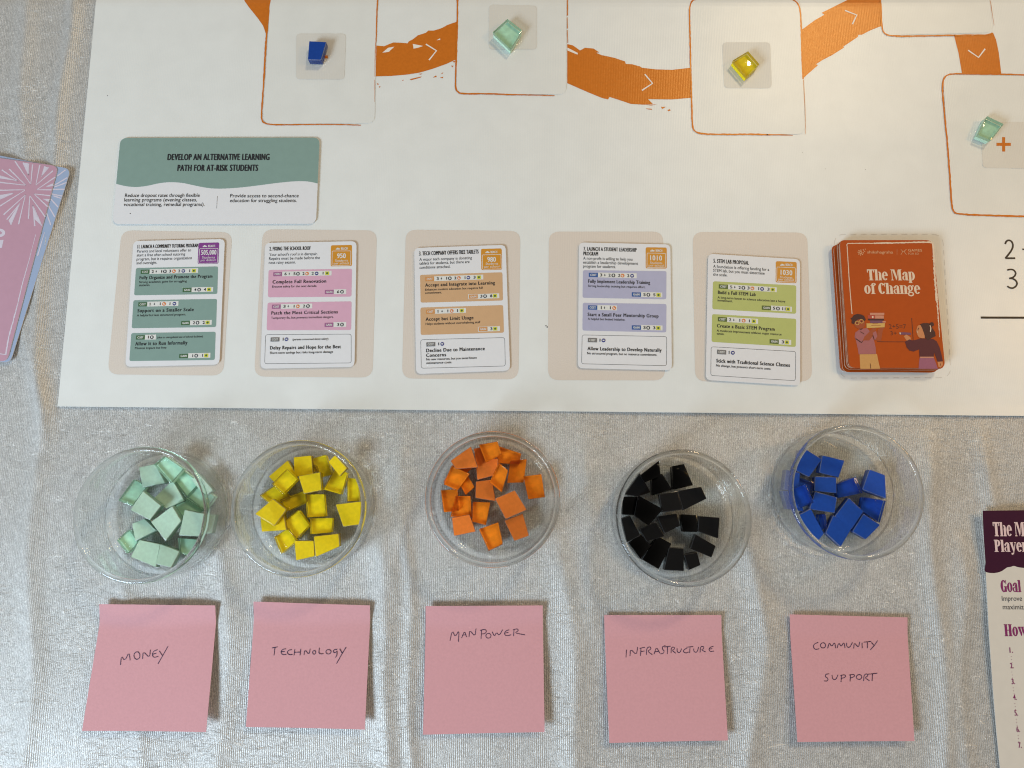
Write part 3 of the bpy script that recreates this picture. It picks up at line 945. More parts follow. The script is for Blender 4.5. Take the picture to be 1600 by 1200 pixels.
event_card("white game card numbered 11 with three teal panels and a purple badge",
  ((208.5, 375), (349.8, 373), (344.4, 571), (195.6, 573.6)), (160, 350, 4.8),
  [("11. LAUNCH A COMMUNITY TUTORING PROGRAM", (262, 184), (718, 178), 27)],
  [("Parents and local volunteers offer to", (260, 215), (665, 208)), ("start a free after-school tutoring", (257, 244), (620, 240)), ("program, but it requires organization", (256, 274), (670, 268)), ("and oversight.", (254, 303), (410, 300))],
  ("ink_purple", ((722, 142), (877, 138), (870, 298), (714, 300)), ((730, 185), (868, 183), (863, 293), (722, 295)), "505,000", (740, 232), (855, 231), [("Students", (748, 260), (843, 258)), ("per district", (738, 280), (850, 277))], ((793, 174), (845, 172))),
  [dict(q=((252, 330), (868, 318), (862, 525), (238, 535)), cost=(288, 360, "2@378 a@404 1@445 d@469 3@507 o@537 2@576 b@607 1@655 y@686", 718), title=[("Fully Organize and Promote the Program", (278, 415), (825, 407), 24)], sub=[("Strong academic gains for struggling", (275, 444), (633, 439)), ("students.", (275, 467), (357, 465))], gain=(603, 496, "4@697 d@726 4@769 y@800", 830)),
   dict(q=((233, 572), (860, 562), (853, 773), (220, 782)), cost=(270, 604, "1@358 a@390 1@434 o@463 1@507 b@540", 570), title=[("Support on a Smaller Scale", (262, 663), (685, 658), 25)], sub=[("A helpful but less structured program.", (258, 694), (626, 689))], gain=(591, 744, "2@687 d@714 2@760 y@789", 820)),
   dict(q=((217, 818), (850, 808), (843, 1020), (202, 1028)), cost=(253, 852, "1@345 d@371", 402), note=("(due to unregulated use of school facilities)", (412, 858), (753, 853)), title=[("Allow It to Run Informally", (245, 912), (638, 907), 26)], sub=[("Minimal impact but free", (244, 940), (480, 935))], gain=(577, 991, "1@678 d@704 1@752 y@779", 810))],
  ("ink_teal", "ink_darkgreen"))
event_card("white game card numbered 2 about fixing the school roof, with two pink panels",
  ((413.3, 378.7), (557.3, 376.7), (556, 574), (405.6, 576)), (390, 350, 4.8),
  [("2. FIXING THE SCHOOL ROOF", (148, 200), (458, 193), 28)],
  [("Your school's roof is in disrepair.", (147, 240), (510, 236)), ("Repairs must be made before the", (145, 270), (527, 266)), ("next rainy season.", (143, 300), (345, 297))],
  ("ink_ochre", ((610, 160), (768, 157), (768, 315), (608, 318)), ((620, 203), (760, 202), (758, 309), (618, 312)), "950", (655, 257), (722, 255), [("Students", (642, 283), (738, 281)), ("per school", (632, 303), (745, 301))], ((686, 193), (735, 192))),
  [dict(q=((142, 345), (768, 336), (764, 545), (138, 550)), cost=(178, 377, "6@270 a@298 5@337 d@363 2@404 o@431 2@473 b@503 1@551 y@582", 615), title=[("Complete Full Renovation", (172, 447), (575, 440), 25)], sub=[("Ensures safety for the next decade.", (170, 478), (505, 474))], gain=(565, 511, "6@664 d@693", 725)),
   dict(q=((135, 590), (765, 580), (762, 795), (128, 797)), cost=(168, 621, "3@262 a@290 1@334 o@362 2@408 d@438", 470), title=[("Patch the Most Critical Sections", (163, 680), (662, 675), 24)], sub=[("Temporary fix, but prevents immediate dangers.", (161, 713), (630, 709))], gain=(563, 757, "3@664 d@693", 725)),
   dict(plain=1, q=((120, 830), (762, 826), (762, 1042), (113, 1048)), cost=(158, 867, "1@252 b@277", None), note=("(parents concerned about safety)", (322, 873), (590, 870)), title=[("Delay Repairs and Hope for the Best", (153, 942), (685, 940), 25)], sub=[("Short-term savings but risks long-term damage", (152, 975), (626, 973))])],
  ("ink_pinkpanel", "ink_plum"))
event_card("white game card numbered 3 about free tablets, with two tan panels",
  ((646.5, 387), (790.2, 381.7), (797.3, 580.2), (650.4, 584.4)), (625, 350, 4.8),
  [("3. TECH COMPANY OFFERS FREE TABLETS", (143, 237), (590, 226), 30)],
  [("A major tech company is donating", (145, 277), (540, 270)), ("tablets for students, but there are", (145, 306), (522, 299)), ("conditions attached.", (146, 337), (378, 333))],
  ("ink_ochre", ((607, 187), (763, 183), (766, 343), (610, 346)), ((617, 232), (757, 228), (760, 337), (620, 340)), "980", (655, 285), (720, 283), [("Students", (643, 307), (735, 305)), ("per school", (632, 329), (745, 326))], ((680, 219), (730, 217))),
  [dict(q=((150, 382), (768, 362), (772, 574), (155, 590)), cost=(190, 414, "3@283 a@310 1@350 d@374 2@415 o@442 1@488 b@513 3@559 y@592", 625), title=[("Accept and Integrate into Learning", (188, 471), (713, 460), 25)], sub=[("Enhances modern education but requires full", (188, 501), (620, 493)), ("commitment.", (188, 525), (314, 522))], gain=(517, 546, "3@610 d@638 8@684 y@712", 745)),
   dict(q=((153, 627), (773, 608), (780, 815), (155, 832)), cost=(196, 659, "1@285 a@316 1@359 o@388 1@432 y@463", 495), title=[("Accept but Limit Usage", (192, 727), (552, 720), 25)], sub=[("Helps students without overwhelming staff", (192, 758), (603, 750))], gain=(590, 790, "3@685 y@714", 750)),
   dict(plain=1, q=((155, 868), (785, 852), (790, 1065), (160, 1082)), cost=(198, 904, "1@290 b@317", None), title=[("Decline Due to Maintenance", (196, 962), (637, 955), 25), ("Concerns", (196, 998), (346, 995), 25)], sub=[("No new resources, but you avoid future", (197, 1024), (576, 1016)), ("maintenance costs.", (198, 1051), (390, 1047))])],
  ("ink_tan", "ink_brown"))
event_card("white game card numbered 7 about student leadership, with two lilac panels",
  ((906.6, 379.2), (1048.3, 380), (1048.5, 578.6), (901.1, 577)), (855, 350, 4.615),
  [("7. LAUNCH A STUDENT LEADERSHIP", (262, 192), (645, 194), 27), ("PROGRAM", (260, 226), (367, 227), 27)],
  [("A non-profit is willing to help you", (259, 257), (615, 260)), ("establish a leadership development", (259, 286), (655, 289)), ("program for students.", (259, 314), (495, 317))],
  ("ink_ochre", ((710, 168), (862, 170), (862, 322), (710, 320)), ((720, 210), (853, 212), (852, 316), (719, 314)), "1010", (742, 262), (828, 263), [("Students", (742, 288), (830, 289)), ("per school", (732, 306), (842, 307))], ((782, 200), (830, 201))),
  [dict(q=((258, 333), (860, 340), (858, 543), (255, 532)), cost=(300, 367, "3@388 a@415 2@449 d@477 2@518 o@543 2@584 b@612", 645), title=[("Fully Implement Leadership Training", (295, 424), (742, 428), 24)], sub=[("Strong leadership training but requires effort.", (294, 454), (708, 459))], gain=(610, 508, "5@701 d@729 5@772 y@802", 830)),
   dict(q=((257, 568), (860, 577), (858, 782), (254, 768)), cost=(295, 602, "1@390 a@413 1@455 o@483", 503), title=[("Start a Small Peer Mentorship Group", (291, 664), (803, 670), 24)], sub=[("A helpful but limited initiative.", (292, 692), (562, 697))], gain=(610, 746, "3@701 d@728 3@771 y@801", 832)),
   dict(plain=1, q=((252, 800), (862, 812), (860, 1022), (248, 1008)), cost=(293, 837, "1@380 b@406", None), title=[("Allow Leadership to Develop Naturally", (290, 910), (825, 920), 24)], sub=[("No structured program, but no resource commitment.", (288, 940), (792, 950))])],
  ("ink_lilac", "ink_navy"))
event_card("white game card numbered 5 about a STEM lab, with two green panels, tilted clockwise",
  ((1106.8, 396.6), (1251.6, 404.2), (1248.8, 602.4), (1102.5, 594.9)), (1070, 350, 4.615),
  [("5. STEM LAB PROPOSAL", (206, 279), (462, 290), 28)],
  [("A foundation is offering funding for a", (204, 315), (608, 333)), ("STEM lab, but you must determine", (204, 344), (576, 360)), ("the scale.", (204, 373), (307, 377))],
  ("ink_ochre", ((656, 268), (807, 275), (805, 427), (655, 421)), ((664, 310), (798, 316), (797, 420), (662, 414)), "1030", (690, 366), (775, 370), [("Students", (686, 390), (775, 393)), ("per school", (675, 406), (785, 410))], ((727, 302), (775, 304))),
  [dict(q=((203, 413), (803, 443), (802, 648), (198, 614)), cost=(245, 450, "5@334 a@360 2@395 d@422 3@458 o@487 1@532 b@557 3@602 y@633", 663), title=[("Build a Full STEM Lab", (238, 504), (511, 516), 24)], sub=[("A long-term boost to science education but a heavy", (236, 537), (725, 562)), ("investment.", (236, 558), (345, 565))], gain=(555, 603, "5@643 d@671 11@714 y@744", 772)),
   dict(q=((197, 650), (803, 684), (800, 887), (193, 850)), cost=(238, 686, "2@326 a@353 1@396 o@424 1@466 y@497", 528), title=[("Create a Basic STEM Program", (231, 745), (648, 766), 24)], sub=[("A moderate improvement without major resource", (230, 776), (697, 802)), ("strain.", (230, 798), (285, 802))], gain=(611, 846, "3@706 y@735", 767)),
   dict(plain=1, q=((190, 885), (800, 920), (797, 1130), (187, 1092)), cost=(232, 922, "1@319 b@346", None), title=[("Stick with Traditional Science Classes", (226, 998), (758, 1028), 25)], sub=[("No change, but prevents short-term costs.", (225, 1028), (622, 1052))])],
  ("ink_green", "ink_olive"))

# ================================================================== deck of orange cards
DT = 0.00046
ND = 17
DZ = MZ + 0.0006 + DT * ND
dx0, dy0, da, _, _ = rect_fit(((1310.5, 376.5), (1462, 374.5), (1474.5, 573.5), (1326, 576)), DZ)
for i in range(ND):
    top = i == ND - 1
    f = 1 - i / (ND - 1)
    ox = random.uniform(-.0006, .0006) - 0.0010 * f
    oy = random.uniform(-.0006, .0006) - 0.0006 * f
    rz = random.uniform(-.008, .008) - 0.012 * f
    if 3 < i < 7: oy -= 0.0016; ox -= 0.002
    if top: ox = oy = rz = 0
    r_ = empty("deck_card", (dx0 + ox * math.cos(da), dy0 + oy, MZ + 0.0006 + DT * i), da + rz)
    slab_prism("card_stock", round_poly(rect_pts(.0635, .0885), .0042), 0, DT - 0.00004, MATS["deck_orange"], r_, MATS["deck_edge"] if i % 3 else MATS["deck_cream"])
    if top:
        tag(r_, "orange card reading The Map of Change, topmost of the stacked deck", "game card", "orange deck cards")
        deck = r_
    else:
        tag(r_, "orange card lower in the stacked deck, only its edge showing under the top card", "game card", "orange deck cards")
fr = Frame(dx0, dy0, DZ, da)
G = Crop(fr, 1310, 370, 9.41)
FF = Crop(fr, 1310, 440, 7.5)
zt = DT - 0.00004 + 0.00006
k = Ink(zt)
q = resample(smooth_line(FF((160, 380), (140, 150), (128, 0)), 1) + smooth_line(G((128, 140), (122, 112), (140, 97)), 2), 0.0012)
k.line(q, 0.00052, "deck_cream", 0, 0.15)
k.line(resample(G((140, 97), (400, 94), (520, 96)), 0.001), 0.0006, "deck_cream", 0, 0.3)
k.line(resample(G((520, 96), (900, 88), (1200, 80), (1350, 80)), 0.001), 0.001, "deck_cream", 1, 0.35)
k.line(resample(smooth_line(G((1350, 82), (1385, 90), (1395, 130), (1402, 280)), 2), 0.001), 0.0011, "deck_cream", 0, 0.3)
k.line(resample(G((1400, 280), (1408, 420), (1412, 520), (1420, 640), (1432, 760), (1448, 940)), 0.0008), 0.0013, "deck_cream", 1, 0.6)
k.line(resample(FF((1134, 0), (1146, 130), (1158, 250), (1168, 400), (1178, 520), (1186, 650)), 0.0008), 0.0011, "deck_cream", 0, 0.7, (1, .3))
k.build("border_line", deck)
k = Ink(zt)
k.slab("The Map", G(430, 640), G(1130, 636)[0] - G(430, 640)[0], G.ln(160), "deck_cream")
k.slab("of Change", G(385, 840), G(1210, 836)[0] - G(385, 840)[0], G.ln(160), "deck_cream")
k.build("title_text", deck)
k = Ink(zt)
u = G.ln(1)
cx_, cy_ = G(328, 232)
for a in range(8):
    for rr in (16, 36):
        t = a * math.pi / 4 + rr
        if rr == 36 and math.cos(t) > .2 and math.sin(t) > .2: continue
        k.circle((cx_ + rr * u * math.cos(t), cy_ + rr * u * math.sin(t)), u * (9 if rr == 36 else 7), "deck_faint", n=8)
for p in ((365, 188), (395, 182), (387, 217), (372, 205)): k.circle(G(*p), u * 7, "deck_faint", n=8)
ctext(k, G, "shikshagraha", (425, 245), (805, 243), 40, "deck_faint", 0, 0.04)
k.line(G((862, 185), (862, 265)), u * 3, "deck_faint")
k.line(smooth_line(G((918, 185), (948, 215), (918, 262))), u * 6, "deck_faint")
k.line(smooth_line(G((1000, 182), (962, 215), (1000, 262))), u * 7, "deck_faint")
k.line(G((935, 222), (985, 205)), u * 6, "deck_faint", 1)
ctext(k, G, "GAMES", (1027, 217), (1230, 215), 36, "deck_faint", 0, 0.08)
ctext(k, G, "FOR ED", (1027, 262), (1185, 260), 28, "deck_faint", 0, 0.0)
k.build("logo_text", deck)
# boy with a pile of books
k = Ink(zt)
k.poly(FF((248, 850), (452, 848), (468, 930), (488, 1016), (490, 1022), (257, 1022), (252, 940)), "deck_straw", 0)
k.line(FF((372, 960), (378, 1018)), FF.ln(7), "deck_line", 1)
k.poly(FF((195, 600), (255, 555), (335, 545), (385, 600), (420, 700), (435, 770), (442, 850), (238, 852), (228, 790), (205, 690), (190, 650)), "deck_mauve", 0)
k.poly(FF((205, 665), (272, 715), (300, 690), (360, 690), (400, 640), (448, 545), (400, 540), (360, 590), (310, 640), (260, 590)), "deck_skin", 1)
k.poly(FF((195, 600), (250, 580), (312, 625), (275, 715), (200, 668)), "deck_mauve", 2)
k.poly(FF((412, 640), (440, 690), (500, 692), (520, 570), (545, 535), (500, 535), (460, 560), (455, 620)), "deck_skin", 1)
k.poly(FF((400, 600), (440, 580), (455, 640), (425, 690)), "deck_mauve", 2)
k.line(FF((202, 668), (272, 716), (284, 694)), FF.ln(9), "deck_hair", 3)
k.line(FF((256, 588), (300, 615)), FF.ln(6), "deck_hair", 3)
k.line(FF((402, 630), (420, 680)), FF.ln(6), "deck_hair", 3)
k.circle(FF(246, 488), FF.ln(62), "deck_skin", 2, ry=FF.ln(64))
k.poly(FF((240, 540), (285, 530), (280, 560), (262, 566), (245, 556)), "deck_hair", 1)
k.poly(FF((140, 432), (160, 420), (180, 392), (218, 380), (262, 386), (298, 402), (320, 448), (306, 462), (262, 438), (222, 448), (194, 474), (180, 500), (152, 486), (156, 450)), "deck_hair", 3)
for x, y in ((218, 486), (269, 466)):
    k.ring(FF(x, y), FF.ln(21), FF.ln(6.5), "deck_book_yellow", 4, 14)
    k.circle(FF(x, y), FF.ln(7), "deck_hair", 4, n=8)
k.build("boy_drawing", deck)
k = Ink(zt + Ink.LZ)
k.poly(FF((368, 366), (538, 366), (536, 392), (370, 392)), "deck_book_pink")
k.poly(FF((343, 394), (430, 394), (430, 434), (345, 434)), "deck_book_red")
k.poly(FF((430, 396), (532, 398), (532, 434), (430, 434)), "deck_book_pink")
k.poly(FF((392, 404), (410, 404), (410, 428), (392, 428)), "deck_cream", 1)
k.poly(FF((345, 436), (535, 436), (535, 455), (345, 455)), "deck_hair")
k.poly(FF((368, 456), (522, 456), (522, 486), (374, 486)), "deck_book_purple")
k.poly(FF((516, 462), (553, 462), (553, 480), (516, 480)), "deck_book_pink", 1)
k.poly(FF((328, 490), (545, 487), (540, 535), (330, 545)), "deck_book_yellow", 1)
k.line(FF((385, 514), (495, 512)), FF.ln(5), "deck_skin", 2)
k.line(FF((400, 495), (465, 494)), FF.ln(4), "deck_skin", 2)
k.build("book_pile_drawing", deck)
k = Ink(zt)
k.line(FF((858, 428), (868, 560), (876, 690)), FF.ln(8), "deck_line")
k.line(FF((455, 704), (600, 706), (790, 706)), FF.ln(7), "deck_line")
ctext(k, FF, "2+5=7", (594, 552), (795, 552), 50, "deck_line", 0, 0.0)
ctext(k, FF, "3+", (612, 628), (685, 628), 45, "deck_line", 0, 0.0)
k.build("board_drawing", deck)
k = Ink(zt + Ink.LZ)
k.poly(FF((952, 893), (1116, 893), (1140, 950), (1165, 1022), (940, 1022), (944, 950)), "deck_violet", 0)
k.poly(FF((1160, 935), (1220, 930), (1226, 975), (1200, 1008), (1172, 1000)), "deck_skin_light", 0)
k.line(FF((1192, 960), (1196, 985)), FF.ln(5), "deck_hair", 2)
k.poly(FF((765, 640), (795, 620), (842, 650), (850, 680), (800, 694)), "deck_skin_light", 0)
k.poly(FF((708, 598), (760, 594), (845, 600), (850, 624), (770, 622), (720, 620)), "deck_book_purple", 1)
k.poly(FF((712, 600), (728, 597), (730, 618), (718, 618)), "deck_cream", 2)
k.poly(FF((778, 704), (835, 676), (862, 690), (905, 684), (960, 666), (1110, 674), (1150, 700), (1184, 770), (1205, 850), (1224, 935), (1160, 940), (1140, 880), (1120, 830), (1116, 882), (950, 882), (945, 795), (880, 820), (830, 808), (800, 770)), "deck_plum", 1)
k.line(FF((954, 888), (1116, 888)), FF.ln(14), "deck_book_pink", 2)
k.circle(FF(958, 585), FF.ln(42), "deck_skin_light", 1, ry=FF.ln(74))
k.poly(FF((990, 600), (1010, 600), (1010, 665), (960, 662)), "deck_skin_light", 2)
k.poly(FF((956, 498), (1000, 487), (1060, 490), (1092, 535), (1128, 590), (1138, 640), (1090, 662), (1050, 690), (1015, 660), (1000, 600), (980, 545)), "deck_hair", 3)
k.circle(FF(1092, 502), FF.ln(24), "deck_hair", 4, n=14)
k.line(smooth_line(FF((1070, 515), (1082, 545), (1074, 590))), FF.ln(10), "deck_cream", 5)
for x, y in ((938, 548), (932, 566)): k.circle(FF(x, y), FF.ln(6), "deck_hair", 3, n=8)
k.line(FF((918, 575), (924, 602)), FF.ln(5), "deck_cream", 3)
k.build("girl_drawing", deck)

# ================================================================== rose and blue cards at the left edge
CB = 0.0006
def big_card(c_tr, ang, z, th, m, edge, w=.0615, h=.142):
    """card seen by its top right corner, rest of it outside the picture"""
    p = P(*c_tr, z + th)
    ca, sa = math.cos(ang), math.sin(ang)
    cx, cy = -w / 2, -h / 2
    root = empty("objective_card", (p.x + cx * ca - cy * sa, p.y + cx * sa + cy * ca, z), ang)
    slab_prism("card_stock", round_poly(rect_pts(w, h), .005), 0, th, MATS[m], root, MATS[edge])
    return root, Frame(root.location.x, root.location.y, z + th, ang)
A_ROSE, A_SKY = math.radians(-8.2), math.radians(-11.0)
for i in range(3):
    rt, fs = big_card((110.5 - .5 * (2 - i), 264), A_SKY + 0.004 * (i - 2), CB + i * .0006, .00055, "sky_card", "card_edge")
    tag(rt, "sky blue card with white rays, showing past the rose card at the left edge" if i == 2 else "sky blue card hidden lower in the stack under the rose card", "game card", "blue cards under the rose card")
sky = rt
rt, fr = big_card((91, 259.5), A_ROSE, CB + 3 * .0006, .00055, "rose_card", "card_edge")
tag(rt, "rose pink card with a white firework burst at the left edge", "game card")
c = Crop(fr, 0, 230, 7.06)
z = .00055 + .00005
k = Ink(z)
for a, b in (((165, 155), (340, 410)), ((255, 170), (315, 305)), ((315, 180), (315, 305)), ((360, 190), (340, 410)), ((440, 195), (395, 420)), ((585, 260), (395, 420)), ((495, 210), (460, 320)), ((535, 222), (455, 325)),
             ((610, 330), (405, 470)), ((570, 470), (405, 470)), ((585, 405), (510, 435)), ((590, 420), (515, 436)), ((555, 535), (375, 515)), ((525, 655), (375, 515)), ((540, 600), (480, 570)), ((500, 770), (330, 535)), ((315, 790), (328, 540)),
             ((460, 865), (362, 640)), ((385, 870), (362, 640)), ((205, 850), (282, 525)), ((40, 745), (282, 525)), ((120, 855), (220, 620)), ((75, 800), (215, 625)), ((0, 650), (275, 475)), ((0, 475), (275, 470)),
             ((0, 572), (150, 508)), ((0, 535), (150, 506)), ((0, 388), (285, 420)), ((100, 240), (285, 420)), ((0, 318), (200, 375)), ((20, 250), (200, 375))):
    q = resample(c(a, b), 0.001)
    k.line(q, c.ln(15), "pale_lilac", 0, .15, (1, .5))
for p in (((255, 170), (315, 178), (315, 300)), ((495, 210), (530, 224), (458, 322)), ((0, 318), (0, 345), (195, 374)), ((0, 535), (0, 570), (148, 508)), ((120, 855), (95, 810), (217, 622)), ((460, 865), (385, 800), (362, 645)), ((590, 405), (588, 422), (512, 436)), ((540, 600), (550, 570), (482, 570))):
    k.poly(c(*p), "pale_lilac", 1)
k.build("firework_print", rt)
c5 = Crop(fr, 0, 340, 5)
k = Ink(z)
q = resample(c5((280, 130), (226, 340), (172, 530), (135, 690), (100, 820), (72, 920), (44, 1072)), .0012)
k.line(q, .0008, "pale_lilac", 0, .4, (.4, 1.3))
k.line(c5((46, 1070), (0, 1064), (-120, 1050)), .0006, "pale_lilac", 1, .2)
k.build("border_line", rt)
k = Ink(z)
n = 18
cx_, cy_ = c(0, 945)
for i in range(n):
    t0, t1 = (2 * math.pi * j / n for j in (i, i + 1))
    k.poly([(cx_ + a * math.cos(t), cy_ + b * math.sin(t)) for a, b, t in ((.0037, .0030, t0), (.0037, .0030, t1), (.0014, .0011, t1), (.0014, .0011, t0))], "pale_lilac")
k.poly(c((-60, 1030), (40, 1022), (22, 1110), (-70, 1122)), "pale_lilac")
k.build("title_text", rt)
fr = fs
c = Crop(fr, 0, 230, 7.06)
k = Ink(z)
for a, b in (((725, 250), (630, 320)), ((745, 335), (600, 420)), ((735, 390), (600, 440)), ((715, 465), (560, 465)), ((685, 540), (570, 515)), ((675, 565), (590, 535)), ((640, 660), (560, 570)), ((605, 770), (520, 620)), ((560, 860), (505, 700))):
    k.line(resample(c(a, b), .001), c.ln(14), "pale_lilac", 0, .15)
k.line(resample(c((492, 940), (455, 1060), (415, 1200)), .001), c.ln(14), "pale_lilac", 0, .3, (.5, 1))
k.build("firework_print", sky)

# ================================================================== player leaflet at the right edge
lz = lambda y: 0.0008 + 0.0045 * max(0.0, min(1.0, (y + 0.17) / 0.17)) ** 1.3
LF = Frame(0, 0, 0.004, 0)
left_px = [(1533.5, 798), (1536, 840), (1540, 880), (1547, 985), (1559, 1120), (1568, 1202), (1582, 1330)]
def leaf_deform(co): return Vector((co.x, co.y, co.z + lz(co.y)))
c8, c6, c1 = Crop(LF, 1520, 780, 5.45), Crop(LF, 1460, 760, 2.727), Crop(LF, 0, 0, 1)
edge = smooth_line(c1(*left_px), 2)
x_r = edge[0][0] + 0.148
out = edge + [(x_r + .012, edge[-1][1]), (x_r, edge[0][1] + .002)]
cuts = {'y': [edge[0][1] - .008 * i for i in range(32)]}
k = Ink(0.0); k.poly(out, "leaflet_paper")
leaf = k.build("leaflet", None, leaf_deform, cuts)
bm = bmesh.new(); bm.from_mesh(leaf.data)
r = bmesh.ops.extrude_face_region(bm, geom=bm.faces[:])
for v in [g for g in r["geom"] if isinstance(g, bmesh.types.BMVert)]: v.co.z -= 0.0003
bmesh.ops.recalc_face_normals(bm, faces=bm.faces[:]); bm.to_mesh(leaf.data); bm.free()
tag(leaf, "cream printed leaflet with a dark purple heading, cut off at the right edge", "leaflet")
wv = smooth_line(c8((101, 612), (120, 624), (160, 630), (205, 628), (245, 615), (270, 598), (292, 580), (320, 578), (350, 566), (378, 578), (436, 586), (520, 590), (600, 570), (700, 600), (900, 590)), 2)
hp = [q for q in edge if q[1] > wv[0][1]]
k = Ink(0.00006)
k.poly(hp + wv + [(x_r - .001, wv[-1][1]), (x_r - .001, edge[0][1] + .0019)], "leaflet_plum")
hd = k.build("purple_header", leaf, leaf_deform, cuts)
k = Ink(0.00012)
k.slab("The Map of Change", c8(172, 315), c8(980, 315)[0] - c8(172, 315)[0], c8.ln(108), "leaflet_rose")
k.slab("Player", c8(184, 448), c8(462, 448)[0] - c8(184, 448)[0], c8.ln(92), "leaflet_rose")
k.build("title_text", hd, leaf_deform)
k = Ink(0.00008)
k.slab("Goal", c8(246, 792), c8(420, 792)[0] - c8(246, 792)[0], c8.ln(90), "leaflet_magenta")
k.slab("How", c8(284, 1170), c8(478, 1170)[0] - c8(284, 1170)[0], c8.ln(88), "leaflet_magenta")
k.build("heading_text", leaf, leaf_deform)
k = Ink(0.00008)
ctext(k, c8, "Improve", (255, 867), (428, 867), 36, "ink_grey", 0, .03)
ctext(k, c8, "maximize", (264, 940), (468, 940), 36, "ink_grey", 0, .03)
k.build("body_text", leaf, leaf_deform)
k = Ink(0.00008)
for s, x, y in (("1.", 328, 711), ("2.", 332, 778), ("3.", 339, 846), ("4.", 347, 914), ("5.", 354, 982), ("6.", 363, 1052), ("7.", 372, 1121)):
    ctext(k, c6, s, (x, y), (x + 15, y), 19, "leaflet_magenta", 0, .08)
    if s != "7.":
        for j in range(3): k.circle(c6(x + 7 + j * 2, y + 16 + j * 13), .00022, "leaflet_magenta", n=6)
k.build("number_list", leaf, leaf_deform)

